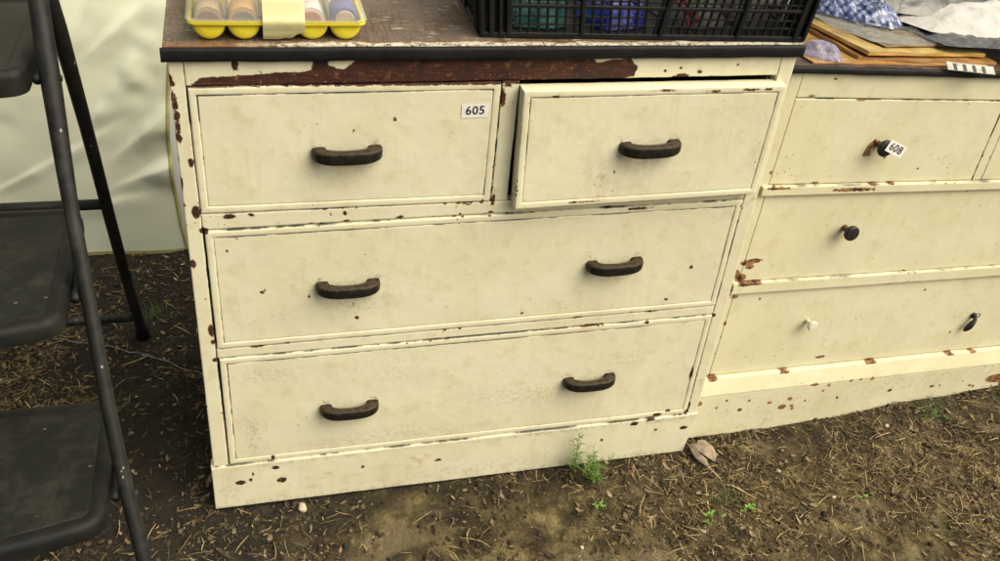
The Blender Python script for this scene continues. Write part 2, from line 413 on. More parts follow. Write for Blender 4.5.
def bead_prof(d):
    y = edge_prof(d)
    y = y - 0.0004 * np.clip(1 - ((d - 0.0055) / 0.005) ** 2, 0, 1)
    y = y + 0.0016 * np.clip(1 - np.abs(d - 0.0112) / 0.0008, 0, 1)
    y = y + np.where(d > 0.0114, 0.0004, 0)
    return y

def panel(name, cs, y, thick, mat, parent, prof=edge_prof, fine=EDGE, step=0.0035, chips=(), polys=(),
          grime=None, smudge=(), wear_k=1.0, bev_top=None, kind=None):
    """front board of corners cs = bl, br, tr, tl in (x, z); y may be 4 values"""
    bl, br, tr, tl = [np.array(c, float) for c in cs]
    L = 0.5 * (np.linalg.norm(br - bl) + np.linalg.norm(tr - tl)); H = 0.5 * (np.linalg.norm(tl - bl) + np.linalg.norm(tr - br))
    U = axis(L, step, fine); V = axis(H, step, fine)
    uu, vv = np.meshgrid(U / L, V / H, indexing='ij'); u = uu.ravel(); v = vv.ravel()
    B = lambda a, b, c, d: (a * ((1 - u) * (1 - v)) + b * (u * (1 - v)) + c * (u * v) + d * ((1 - u) * v))
    X = B(bl[0], br[0], tr[0], tl[0]); Z = B(bl[1], br[1], tr[1], tl[1])
    ys = y if isinstance(y, (tuple, list)) else (y,) * 4
    Y0 = B(*ys)
    d = np.minimum(np.minimum(u, 1 - u) * L, np.minimum(v, 1 - v) * H)
    Y = Y0 + prof(d)
    if bev_top: Y = Y0 + edge_prof(d) + bev_top[1] * np.clip(((v * H) - (H - bev_top[0])) / bev_top[0], 0, 1)
    P2 = np.stack([X, Z], 1)
    Y = Y + 0.00035 * vnoise(P2, 22, 3) + 0.00012 * vnoise(P2, 110, 5)
    edge = np.clip(1 - d / 0.002, 0, 1)
    Z = Z + edge * 0.0003 * vnoise(P2, 60, 8); X = X + edge * 0.0003 * vnoise(P2, 60, 9)
    nu, nv = len(U), len(V)
    F = grid_faces(nu, nv)[:, ::-1]
    # ring
    idx = np.arange(nu * nv).reshape(nu, nv)
    ring = np.concatenate([idx[:, 0], idx[-1, 1:], idx[-2::-1, -1], idx[0, -2:0:-1]])
    VV = np.stack([X, Y, Z], 1)
    n0 = len(VV)
    back = VV[ring].copy(); back[:, 1] = Y0[ring] + thick
    VV = np.concatenate([VV, back])
    m = len(ring); k = np.arange(m)
    SF = np.stack([ring, ring[(k + 1) % m], n0 + (k + 1) % m, n0 + k], 1)[:, ::-1]
    F = np.concatenate([F, SF[:, ::-1]])
    me = np_mesh(name, VV, F)
    chip = chip_field(X, Z, chips, polys)
    gr = np.zeros(n0) if grime is None else grime(X, Z, d, u * L, v * H, L, H)
    we = wear_k * np.clip(1 - d / 0.004, 0, 1) * np.clip(vnoise(P2, 9, 4) * 0.8 + 0.25, 0, 1)
    sm = np.zeros(n0)
    for (a, b, r, rz, s) in smudge:
        sm = np.maximum(sm, s * np.exp(-((X - a) / r) ** 2 - ((Z - b) / rz) ** 2))
    for nm, val in (('chip', chip), ('grime', gr), ('wear', we), ('smudge', sm)):
        a = me.attributes.new(nm, 'FLOAT', 'POINT')
        a.data.foreach_set('value', np.concatenate([val, val[ring] * (0.25 if nm in ('grime', 'wear') else 1.0)]).astype(np.float32))
    o = link(name, me, mat, parent, smooth=False)
    autosmooth(o, 50)
    if kind: o['kind'] = kind
    return o

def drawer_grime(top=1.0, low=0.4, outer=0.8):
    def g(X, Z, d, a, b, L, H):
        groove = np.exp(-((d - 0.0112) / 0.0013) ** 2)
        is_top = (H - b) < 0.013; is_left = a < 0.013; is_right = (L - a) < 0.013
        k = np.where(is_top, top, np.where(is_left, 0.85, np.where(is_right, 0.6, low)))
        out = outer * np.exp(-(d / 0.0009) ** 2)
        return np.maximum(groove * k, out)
    return g

def line_grime(where, k=1.0, w=0.0015):
    def g(X, Z, d, a, b, L, H):
        r = np.zeros(len(X))
        if 'b' in where: r = np.maximum(r, np.exp(-(b / w) ** 2))
        if 't' in where: r = np.maximum(r, np.exp(-((H - b) / w) ** 2))
        if 'l' in where: r = np.maximum(r, np.exp(-(a / w) ** 2))
        if 'r' in where: r = np.maximum(r, np.exp(-((L - a) / w) ** 2))
        return r * k
    return g

def board(name, x0, x1, y0, y1, z0, z1, mat, parent, b=0.001):
    return MB().box(x0, x1, y0, y1, z0, z1, b).build(name, mat, parent)

# ---- chest one
chest = thing('chest_of_drawers', 'chipped cream chest of drawers with six dark pull handles and black edged top', 'chest of drawers', (0, 0, 0), (0, 0, 0), None)
K = dict(chips=CHIPS1, polys=POLYS1)
T = 0.02
# face frame
panel('stile', [(0.0, 0.1035), (0.0255, 0.1035), (0.0195, 0.8425), (0.0, 0.8425)], 0.0, T, M_paint, chest, grime=line_grime('r', 0.7), wear_k=1.4, **K)
panel('stile', [(0.8985, 0.1030), (0.920, 0.1030), (0.920, 0.8425), (0.8945, 0.8425)], 0.0, T, M_paint, chest, grime=line_grime('l', 0.5), wear_k=1.2, **K)
panel('rail', [(0.0200, 0.8060), (0.8943, 0.8105), (0.8943, 0.8425), (0.0200, 0.8425)], 0.0004, T, M_paint, chest, step=0.0025, grime=line_grime('b', 0.8), **K)
panel('rail', [(0.0230, 0.5830), (0.8945, 0.5905), (0.8945, 0.6070), (0.0220, 0.6092)], 0.0004, T, M_paint, chest, grime=line_grime('tb', 0.5), **K)
panel('rail', [(0.0250, 0.3425), (0.8962, 0.3475), (0.8955, 0.3660), (0.0250, 0.3595)], 0.0004, T, M_paint, chest, grime=line_grime('tb', 0.5), **K)
panel('divider', [(0.4530, 0.6085), (0.4790, 0.6085), (0.4790, 0.8068), (0.4530, 0.8066)], 0.0005, T, M_paint, chest, grime=line_grime('lr', 0.8), **K)
panel('plinth', [(-0.004, 0.000), (0.911, 0.000), (0.922, 0.1022), (-0.004, 0.1030)], -0.0042, 0.024, M_paint, chest, wear_k=0.9,
      bev_top=(0.0016, 0.0008), grime=line_grime('t', 0.8, 0.0012), smudge=[(0.85, 0.096, 0.07, 0.006, 1.3), (0.62, 0.096, 0.12, 0.004, 0.9), (0.2, 0.096, 0.2, 0.003, 0.6), (0.02, 0.05, 0.02, 0.05, 0.4), (0.2, 0.0, 0.25, 0.010, 0.8), (0.7, 0.0, 0.25, 0.012, 0.9), (0.45, 0.02, 0.2, 0.02, 0.35)], **K)
# drawers
def hs(x, z):   # smudges round the feet of a handle
    return [(x - 0.043, z + 0.012, 0.010, 0.006, 1.0), (x + 0.043, z + 0.012, 0.010, 0.006, 1.0), (x - 0.043, z, 0.010, 0.010, 0.8), (x + 0.043, z, 0.010, 0.010, 0.8),
            (x, z - 0.028, 0.05, 0.012, 0.35), (x, z + 0.005, 0.03, 0.008, 0.35)]
DR = [
    ([(0.0225, 0.6115), (0.4510, 0.6100), (0.4512, 0.8062), (0.0215, 0.8042)], -0.001, 0.02, [(0.231, 0.7035)], 1.1, []),
    ([(0.4855, 0.6055), (0.9030, 0.6085), (0.9050, 0.8010), (0.4800, 0.8005)], (-0.023, -0.016, -0.017, -0.020), 0.025, [(0.6925, 0.7060)], 0.7, []),
    ([(0.0262, 0.3620), (0.8952, 0.3680), (0.8940, 0.5880), (0.0250, 0.5805)], -0.001, 0.02, [(0.232, 0.4700), (0.680, 0.4770)], 1.3,
        [(0.25, 0.43, 0.05, 0.015, 0.5), (0.13, 0.42, 0.02, 0.02, 0.3)]),
    ([(0.0275, 0.1045), (0.8970, 0.1040), (0.8955, 0.3458), (0.0275, 0.3405)], -0.001, 0.02, [(0.2345, 0.2130), (0.674, 0.2205)], 1.2,
        [(0.07, 0.17, 0.012, 0.045, 0.75), (0.32, 0.30, 0.07, 0.05, 0.22), (0.75, 0.26, 0.03, 0.02, 0.4), (0.55, 0.2, 0.1, 0.03, 0.4), (0.3, 0.13, 0.15, 0.02, 0.4), (0.10, 0.30, 0.05, 0.02, 0.4)]),
]
# moulded pull handle: feet on the drawer, bar standing out
def handle_mesh():
    pts = []; r = []
    path = [(-0.0395, 0.001, .0110), (-0.0400, -0.0050, .0110), (-0.0375, -0.0110, .0105), (-0.0305, -0.0162, .0096), (-0.0220, -0.0192, .0085), (-0.0120, -0.0206, .0078), (0, -0.0210, .0075)]
    full = path + [(-x, y, rr) for (x, y, rr) in path[-2::-1]]
    fine_ = []
    for i in range(len(full) - 1):
        p = [full[max(i - 1, 0)], full[i], full[i + 1], full[min(i + 2, len(full) - 1)]]
        for j in range(4):
            t = j / 4
            fine_.append(tuple(0.5 * (2 * p[1][k] + (p[2][k] - p[0][k]) * t + (2 * p[0][k] - 5 * p[1][k] + 4 * p[2][k] - p[3][k]) * t * t + (3 * p[1][k] - p[0][k] - 3 * p[2][k] + p[3][k]) * t ** 3) for k in range(3)))
    full = fine_ + [full[-1]]
    # round rect section
    sec = []
    n = 28
    for k in range(n):
        a = 2 * math.pi * k / n
        c, s = math.cos(a), math.sin(a)
        e = 2 / 4.2
        sec.append((math.copysign(abs(c) ** e, c), math.copysign(abs(s) ** e, s)))
    vs = []; fs = []
    for i, (x, y, rr) in enumerate(full):
        a = Vector(full[max(i - 1, 0)][:2] + (0,)); b = Vector(full[min(i + 1, len(full) - 1)][:2] + (0,))
        tg = (b - a).normalized(); nn = Vector((tg.y, -tg.x, 0))
        if i in (0, len(full) - 1): nn = Vector((1 if i == 0 else -1, 0, 0)) * (1 if nn.x * (1 if i == 0 else -1) > 0 else -1)
        h = 0.0100 - 0.0008 * max(0, abs(x) - 0.02) / 0.02
        for (c, s) in sec:
            vs.append((x + nn.x * rr * c * 0.95, y + nn.y * rr * c * 0.95, s * h))
    for i in range(len(full) - 1):
        for k in range(n):
            fs.append((i * n + k, i * n + (k + 1) % n, (i + 1) * n + (k + 1) % n, (i + 1) * n + k))
    fs.append(tuple(range(n))); fs.append(tuple(range((len(full) - 1) * n, len(full) * n))[::-1])
    return MB().add(vs, fs)
hm = handle_mesh()
first_handle = None
drawers = []
for cs, y, th, hps, tg, sm in DR:
    extra = list(sm)
    for (hx, hz) in hps: extra += hs(hx, hz)
    ajar = isinstance(y, tuple)
    y0_ = -0.0190 if ajar else y
    if ajar: extra += [(0.479, 0.70, 0.003, 0.08, 0.7)]
    kk = K if not ajar else dict(chips=[(0.53, 0.7905, 0.004, 0.0012), (0.556, 0.7900, 0.002, 0.0008), (0.78, 0.794, 0.012, 0.0012), (0.845, 0.795, 0.010, 0.0016), (0.872, 0.7955, 0.004, 0.001), (0.70, 0.797, 0.02, 0.0006), (0.642, 0.6625, 0.0018, 0.0022), (0.60, 0.613, 0.02, 0.0007)])
    dr = panel('drawer', cs, y, th, M_paint, chest, prof=bead_prof, fine=BEAD, grime=drawer_grime(tg, 0.4, 0.15 if ajar else 0.8), smudge=extra, wear_k=1.1, **kk)
    drawers.append(dr)
    for (hx, hz) in hps:
        if first_handle is None:
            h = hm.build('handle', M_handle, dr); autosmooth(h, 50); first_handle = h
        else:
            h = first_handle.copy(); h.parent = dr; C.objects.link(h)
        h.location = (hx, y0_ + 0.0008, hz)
        h.rotation_euler = (0, R_(random.uniform(-1.5, 0.5)), 0)
drawers[1]['label'] = 'top right drawer pulled slightly open'
# the open drawer's box
MB().box(0.492, 0.504, 0.001, 0.40, 0.620, 0.795).box(0.874, 0.886, 0.001, 0.40, 0.620, 0.795).box(0.504, 0.874, 0.388, 0.40, 0.620, 0.795).box(0.504, 0.874, 0.001, 0.388, 0.620, 0.626).build('drawer_box', M_dark_wood, chest)
# carcass
board('side_panel', 0.0015, 0.0185, 0.0215, 0.45, 0.002, 0.8395, M_paint, chest)
board('side_panel', 0.8925, 0.9085, 0.0215, 0.45, 0.002, 0.8395, M_paint, chest)
board('back_panel', 0.019, 0.892, 0.440, 0.449, 0.01, 0.8390, M_dark_wood, chest, 0)
board('dust_board', 0.019, 0.892, 0.022, 0.438, 0.590, 0.604, M_dark_wood, chest, 0)
board('dust_board', 0.019, 0.892, 0.022, 0.438, 0.346, 0.358, M_dark_wood, chest, 0)
board('bottom_board', 0.019, 0.892, 0.022, 0.438, 0.085, 0.100, M_dark_wood, chest, 0)

# worn wooden top
def mat_top():
    t = NT('worn_wooden_top')
    co = t.coord('Object')
    grain = t.noise(t.coord('Object', (70, 5, 20)), 4.0, 5, 0.7)
    big = t.noise(co, 7.0, 4, 0.65)
    col = t.ramp(grain, [(0.25, (0.030, 0.019, 0.010)), (0.5, (0.11, 0.070, 0.038)), (0.75, (0.24, 0.155, 0.085))])
    col = t.mix(t.step(big, 0.42, 0.62), col, (0.17, 0.125, 0.085), 'MIX')
    col = t.mix(t.step(t.noise(t.coord('Object', (110, 9, 10)), 3.0, 4, 0.7), 0.54, 0.66, 0, 0.75), col, (0.035, 0.020, 0.012))
    scr = t.step(t.noise(t.coord('Object', (9, 60, 10), (0, 0, 0.35)), 4.0, 4, 0.7), 0.60, 0.68)
    col = t.mix(scr, col, (0.50, 0.46, 0.37))
    sx = t.new('ShaderNodeSeparateXYZ'); t.l.new(co, sx.inputs[0])
    wob = t.math('MULTIPLY_ADD', t.noise(t.coord('Object', (1, 1, 1)), 26.0, 4, 0.65), 0.028, -0.014)
    yy = t.math('ADD', sx.outputs['Y'], wob)
    # bluish worn line, orange bare band, flaking paint along the front edge
    bl = t.math('MULTIPLY', t.step(yy, 0.028, 0.033), t.math('SUBTRACT', 1.0, t.step(yy, 0.037, 0.044)))
    col = t.mix(t.math('MULTIPLY', bl, 0.4), col, (0.10, 0.08, 0.10))
    col = t.mix(t.math('MULTIPLY', t.math('SUBTRACT', 1.0, t.step(yy, 0.007, 0.016)), t.step(t.noise(t.coord('Object', (1, 2, 1)), 70.0, 4, 0.7), 0.36, 0.56)), col, (0.19, 0.085, 0.03))
    pa = t.math('SUBTRACT', 1.0, t.step(yy, 0.006, 0.010))
    pa = t.math('MULTIPLY', pa, t.step(t.math('MULTIPLY_ADD', t.noise(co, 30.0, 4, 0.7), 0.3, sx.outputs['X']), 0.22, 0.36))
    pa = t.math('MULTIPLY', pa, t.step(t.noise(t.coord('Object', (1, 1, 1)), 150.0, 4, 0.8), 0.42, 0.50))
    col = t.mix(pa, col, (0.56, 0.53, 0.40))
    nm = t.bump(t.math('ADD', grain, pa), 0.5, 0.0012)
    return t.fin(col, 0.55, nm)
M_top = mat_top()
def sheet(name, x0, x1, y0, y1, z, th, mat, parent, step=0.008, amp=0.0008, front_wear=0.0012):
    U = np.linspace(x0, x1, int((x1 - x0) / step) + 2); V = np.concatenate([[y0, y0 + 0.0015, y0 + 0.004], np.linspace(y0 + 0.008, y1, int((y1 - y0) / step) + 2)])
    uu, vv = np.meshgrid(U, V, indexing='ij'); X = uu.ravel(); Y = vv.ravel()
    P = np.stack([X, Y], 1)
    Z = z + amp * vnoise(P, 20, 2) - np.clip(1 - (Y - y0) / 0.004, 0, 1) * front_wear * (0.6 + 0.6 * vnoise(P, 60, 1))
    nu, nv = len(U), len(V); F = grid_faces(nu, nv)
    idx = np.arange(nu * nv).reshape(nu, nv)
    ring = np.concatenate([idx[:, 0], idx[-1, 1:], idx[-2::-1, -1], idx[0, -2:0:-1]])
    VV = np.stack([X, Y, Z], 1); n0 = len(VV); back = VV[ring].copy(); back[:, 2] = z - th
    m = len(ring); k = np.arange(m)
    SF = np.stack([ring, n0 + k, n0 + (k + 1) % m, ring[(k + 1) % m]], 1)
    me = np_mesh(name, np.concatenate([VV, back]), np.concatenate([F, SF]))
    return autosmooth(link(name, me, mat, parent), 50)
sheet('top_board', -0.004, 0.923, -0.0020, 0.46, 0.8625, 0.0195, M_top, chest)
# black edging round the front of the top: long strip with soft corners, bent slightly
def edging(name, x0, x1, yf, z0, z1, parent, mat):
    U = np.linspace(x0, x1, 90)
    zc, hh = 0.5 * (z0 + z1), 0.5 * (z1 - z0)
    prof = [(0.006, -1.0), (0.0018, -1.0), (0.0004, -0.86), (0, -0.5), (-0.0004, 0), (0, 0.5), (0.0005, 0.86), (0.002, 1.0), (0.006, 1.0)]
    vs = []; 
    for i, x in enumerate(U):
        w = 0.0004 * math.sin(x * 31) + 0.0003 * math.sin(x * 83 + 1)
        for (dy, k) in prof:
            vs.append((x, yf + dy + (w * 0.6 if dy < .006 else 0), zc + hh * k + w * (0.7 if k < 0 else 0.3)))
    n = len(prof)
    fs = [(i * n + k, i * n + k + 1, (i + 1) * n + k + 1, (i + 1) * n + k) for i in range(len(U) - 1) for k in range(n - 1)]
    fs += [tuple(range(n)), tuple(range((len(U) - 1) * n, len(U) * n))[::-1]]
    fs += [(i * n, (i + 1) * n, (i + 1) * n + n - 1, i * n + n - 1) for i in range(len(U) - 1)]
    return autosmooth(MB().add(vs, fs).build(name, mat, parent), 50)
edging('edge_trim', -0.0070, 0.9250, -0.0085, 0.8424, 0.8606, chest, M_trim)

# price stickers with their numbers
def sticker(text, parent, w, h, mtx, curl=0.0, size=0.0125):
    b = MB(); n = 8
    vs = []; 
    for i in range(n + 1):
        x = -w / 2 + w * i / n
        for z in (-h / 2, h / 2):
            vs.append((x, -curl * (i / n) ** 2, z))
    fs = [(2 * i, 2 * i + 2, 2 * i + 3, 2 * i + 1) for i in range(n)]
    b.add(vs, fs, 0)
    cu = bpy.data.curves.new('text', 'FONT'); cu.body = text; cu.size = size; cu.align_x = 'CENTER'; cu.align_y = 'CENTER'; cu.offset = 0.00035; cu.resolution_u = 3
    cu.space_character = 1.08
    to = bpy.data.objects.new('text', cu); C.objects.link(to)
    bpy.context.view_layer.update()
    me = to.to_mesh()
    tv = [(v.co.x, -0.0003 - curl * ((v.co.x + w / 2) / w) ** 2, v.co.y) for v in me.vertices]
    b.add(tv, [tuple(p.vertices) for p in me.polygons], 1)
    to.to_mesh_clear(); bpy.data.objects.remove(to); bpy.data.curves.remove(cu)
    b.v = [tuple(mtx @ Vector(v)) for v in b.v]
    o = b.build('price_sticker', [M_paper, M_ink], parent, fix=False)
    sol = None
    return o
s1 = sticker('605', drawers[0], 0.0405, 0.0215, Matrix.Translation((0.4155, -0.0014, 0.7630)) @ Matrix.Rotation(R_(-1.0), 4, 'Y'), 0.0, 0.0185)
s1['label'] = 'white price sticker reading 605'

# ---- chest two, standing lower and a little tilted beside the first
chest2 = thing('chest_of_drawers', 'lower cream chest of drawers with round knobs, leaning beside the first chest', 'chest of drawers', (0.95, 0.045, 0), (-0.042, 0.062, 0.068))
K2 = dict(chips=CHIPS2, polys=POLYS2)
XR = 0.925
XL = -0.022
panel('stile', [(XL, 0.148), (0.0005, 0.148), (0.0005, 0.782), (XL, 0.782)], 0.0, T, M_paint2, chest2, wear_k=1.5, grime=line_grime('r', 0.15), **K2)
panel('stile', [(0.905, 0.148), (XR, 0.148), (XR, 0.782), (0.905, 0.782)], 0.0, T, M_paint2, chest2, wear_k=1.5, **K2)
panel('rail', [(0.0015, 0.7380), (0.9040, 0.7380), (0.9040, 0.782), (0.0015, 0.782)], 0.0005, T, M_paint2, chest2, grime=line_grime('b', 0.7), **K2)
panel('rail', [(-0.014, 0.5550), (0.914, 0.5550), (0.914, 0.5730), (-0.014, 0.5730)], -0.007, T + 0.006, M_paint2, chest2, grime=line_grime('t', 0.6), wear_k=0.6, **K2)
panel('rail', [(-0.012, 0.3460), (0.912, 0.3460), (0.912, 0.3700), (-0.012, 0.3700)], -0.006, T + 0.006, M_paint2, chest2, grime=line_grime('t', 0.6), wear_k=0.6, **K2)
panel('divider', [(0.4730, 0.5745), (0.4955, 0.5745), (0.4955, 0.7365), (0.4730, 0.7365)], 0.0003, T, M_paint2, chest2, grime=line_grime('lr', 1.0), **K2)
panel('ledge', [(-0.026, 0.1090), (0.929, 0.1090), (0.929, 0.1462), (-0.026, 0.1462)], -0.020, 0.034, M_paint2, chest2, bev_top=(0.034, 0.0110), wear_k=0.5, step=0.003, **K2)
panel('plinth', [(-0.024, 0.000), (0.927, 0.000), (0.927, 0.1082), (-0.024, 0.1082)], -0.0188, 0.032, M_paint2, chest2, wear_k=1.0, grime=line_grime('b', 0.75, 0.006), smudge=[(0.2, 0.06, 0.2, 0.03, 0.3), (0.6, 0.08, 0.3, 0.03, 0.3)], **K2)
D2 = [
    [(0.0020, 0.5745), (0.4715, 0.5745), (0.4715, 0.7362), (0.0020, 0.7362)],
    [(0.4970, 0.5745), (0.9035, 0.5745), (0.9035, 0.7362), (0.4970, 0.7362)],
    [(0.0020, 0.3715), (0.9035, 0.3715), (0.9035, 0.5540), (0.0020, 0.5540)],
    [(0.0020, 0.1482), (0.9035, 0.1482), (0.9035, 0.3450), (0.0020, 0.3450)],
]
dr2 = []
for i, cs in enumerate(D2):
    sm = {0: [(0.212, 0.652, 0.02, 0.016, 0.6), (0.38, 0.62, 0.014, 0.006, 0.8)], 2: [(0.205, 0.47, 0.02, 0.02, 0.5)], 3: [(0.2, 0.262, 0.02, 0.02, 0.4), (0.62, 0.25, 0.03, 0.03, 0.3)]}.get(i, [])
    dr2.append(panel('drawer', cs, 0.0006, T, M_paint2, chest2, grime=lambda X, Z, d, a, b, L, H: 0.8 * np.exp(-(d / 0.0011) ** 2) * np.where(a < 0.003, 0.2, 1), smudge=sm, wear_k=1.0, **K2))
RX = Matrix.Rotation(R_(90), 4, 'X')        # local z of the lathe -> -y
def knob(parent, x, z, r, p, mat, screw=True, tilt=0.0):
    b = MB()
    prof = [(0.0045, 0.0), (0.0045, p * 0.45), (r * 0.62, p * 0.55), (r * 0.93, p * 0.68), (r, p * 0.80), (r * 0.97, p * 0.93), (r * 0.86, p), (r * 0.3, p * 1.015)]
    m = Matrix.Translation((x, 0.0, z)) @ RX
    b.lathe(prof, 24, 0, m)
    if screw: b.lathe([(0.0062, 0), (0.0066, 0.002), (0.0056, p * 0.35)], 14, 1, m)
    return autosmooth(b.build('knob', [mat, M_rust], parent), 45)
k1 = knob(dr2[0], 0.2100, 0.6530, 0.0160, 0.026, M_knob)
k2 = knob(dr2[2], 0.2040, 0.4800, 0.0155, 0.028, M_knob)
k3 = knob(dr2[3], 0.1970, 0.2660, 0.0110, 0.023, M_white_knob, False)
k3['label'] = 'small white knob'
knob(dr2[1], 0.70, 0.6530, 0.0135, 0.027, M_knob)
knob(dr2[2], 0.70, 0.4800, 0.0135, 0.027, M_knob)
# broken drop pull: small plate, ring and tapered tail hanging askew
b = MB()
m = Matrix.Translation((0.646, -0.001, 0.243)) @ Matrix.Rotation(R_(24), 4, 'Y') @ Matrix.Scale(1.4, 4)
b.lathe([(0.0050, 0), (0.0052, 0.002), (0.0035, 0.0045)], 16, 0, m @ RX)
b.tube([m @ Vector(v) for v in [(0, -0.004, 0.002), (0.001, -0.0075, -0.004), (0.0, -0.008, -0.011), (0, -0.0075, -0.018), (0, -0.006, -0.024), (0, -0.005, -0.028)]], [0.0032, 0.0040, 0.0062, 0.0068, 0.0052, 0.0020], 12)
ringp = [m @ Vector((0.0042 * math.cos(a), -0.006, 0.004 + 0.0042 * math.sin(a))) for a in np.linspace(0, 6.2832, 13)]
b.tube(ringp, 0.0013, 8, 1)
M_bright = mat_simple('worn_metal', (0.30, 0.28, 0.24), 0.35, (0.1, 0.09, 0.08), 200, Metallic=0.8)
pull = autosmooth(b.build('drop_pull', [M_knob, M_bright], dr2[3]), 50)
s2 = sticker('608', k1, 0.043, 0.0225, Matrix.Translation((0.2255, -0.0285, 0.6560)) @ Matrix.Rotation(R_(3), 4, 'Z') @ Matrix.Rotation(R_(21), 4, 'Y'), 0.004, 0.0200)
s2['label'] = 'white price sticker reading 608'
board('side_panel', XL + 0.002, XL + 0.019, T + 0.002, 0.45, 0.002, 0.7815, M_paint2, chest2)
board('side_panel', XR - 0.019, XR - 0.002, T + 0.002, 0.45, 0.002, 0.7815, M_paint2, chest2)
board('back_panel', 0.0, 0.90, 0.440, 0.449, 0.01, 0.781, M_dark_wood, chest2, 0)
board('dust_board', 0.0, 0.90, 0.024, 0.438, 0.556, 0.570, M_dark_wood, chest2, 0)
board('dust_board', 0.0, 0.90, 0.024, 0.438, 0.350, 0.366, M_dark_wood, chest2, 0)
board('bottom_board', 0.0, 0.90, 0.024, 0.438, 0.120, 0.135, M_dark_wood, chest2, 0)
M_top2 = mat_simple('dark_top', (0.03, 0.022, 0.016), 0.5, (0.10, 0.05, 0.02), 40, 0.3, 100)
sheet('top_board', XL - 0.006, XR + 0.004, -0.0030, 0.46, 0.7965, 0.0140, M_top2, chest2)
edging('edge_trim', XL - 0.009, XR + 0.006, -0.0095, 0.7832, 0.7950, chest2, M_trim)

# ------------------------------------------------------------ ground
def ground_h(X, Y):
    P = np.stack([X, Y], 1)
    h = -0.008 + 0.010 * vnoise(P, 3.1, 1, 2) + 0.006 * vnoise(P, 14, 2, 2) + 0.0045 * vnoise(P, 48, 3, 2) + 0.0030 * np.abs(vnoise(P, 110, 4, 1))
    # flattened under the two chests and just in front of them
    m = np.clip((Y + 0.06) / 0.05, 0, 1) * np.clip((0.62 - Y) / 0.1, 0, 1) * np.clip((X + 0.08) / 0.06, 0, 1) * np.clip((2.1 - X) / 0.1, 0, 1)
    return h * (1 - m) + m * np.minimum(h * 0.5 - 0.004, -0.003)
def stretch(a0, a1, step, far):
    c = list(np.arange(a0, a1 + step / 2, step))
    s = step; lo = [a0]; hi = [c[-1]]
    while lo[-1] > -far:
        s *= 1.25; lo.append(lo[-1] - s); hi.append(hi[-1] + s)
    return np.array(sorted(lo[1:]) + c + hi[1:])
def mat_soil():
    t = NT('damp_shaded_soil')
    co = t.coord('Object')
    sx = t.new('ShaderNodeSeparateXYZ'); t.l.new(co, sx.inputs[0])
    n_big = t.noise(co, 3.3, 5, 0.6); n_mid = t.noise(co, 19.0, 5, 0.65); n_f = t.noise(co, 120.0, 4, 0.7)
    col = t.ramp(n_mid, [(0.32, (0.012, 0.009, 0.005)), (0.5, (0.080, 0.061, 0.025)), (0.66, (0.24, 0.185, 0.080))])
    # mossy olive and ochre earth patches
    col = t.mix(t.step(t.noise(co, 5.5, 4, 0.6), 0.55, 0.68, 0, 0.7), col, (0.085, 0.068, 0.026))
    col = t.mix(t.step(t.noise(co, 8.0, 4, 0.6), 0.60, 0.70, 0, 0.55), col, (0.055, 0.060, 0.016))
    col = t.mix(t.step(t.noise(co, 45.0, 4, 0.7), 0.60, 0.72, 0, 0.6), col, (0.17, 0.13, 0.075))
    # damp earth on the left, darkened further with painted shade
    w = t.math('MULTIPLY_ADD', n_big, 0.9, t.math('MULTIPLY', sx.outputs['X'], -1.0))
    wet_shade = t.step(w, 0.10, 0.50)
    col = t.mix(t.math('MULTIPLY', wet_shade, 0.78), col, (0.013, 0.011, 0.010))
    col = t.mix(t.step(n_f, 0.62, 0.72, 0, 0.5), col, (0.13, 0.10, 0.065))
    front_shade = t.math('MULTIPLY_ADD', t.noise(co, 6.5, 4, 0.6), 0.34, sx.outputs['Y'])  # shade painted into the soil along and behind the chest fronts
    col = t.mix(t.step(front_shade, 0.075, 0.145, 0, 0.6), col, (0.018, 0.014, 0.010))
    tan = t.step(t.noise(t.coord('Object', (1, 1.6, 1), (0, 0, 0.4)), 4.2, 4, 0.6), 0.54, 0.64, 0, 0.55)
    col = t.mix(t.math('MULTIPLY', tan, t.math('SUBTRACT', 1.0, wet_shade)), col, (0.23, 0.18, 0.10))
    h = t.math('ADD', t.math('MULTIPLY', n_f, 1.4), t.math('ADD', t.math('MULTIPLY', n_mid, 1.5), t.math('MULTIPLY', t.noise(co, 320.0, 3, 0.7), 0.6)))
    nm = t.bump(h, 1.0, 0.007)
    ro = t.math('MULTIPLY_ADD', wet_shade, -0.22, 0.95)
    return t.fin(col, ro, nm, Specular_IOR_Level=0.25)
gx = stretch(-0.75, 1.95, 0.0065, 60); gy = stretch(-0.55, 0.98, 0.0065, 60)
xx, yy = np.meshgrid(gx, gy, indexing='ij')
X = xx.ravel(); Y = yy.ravel()
gm = np_mesh('ground', np.stack([X, Y, ground_h(X, Y)], 1), grid_faces(len(gx), len(gy)))
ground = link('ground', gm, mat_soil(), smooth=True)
setp(ground, 'dark brown earth scattered with dry straw', None, None, 'structure')

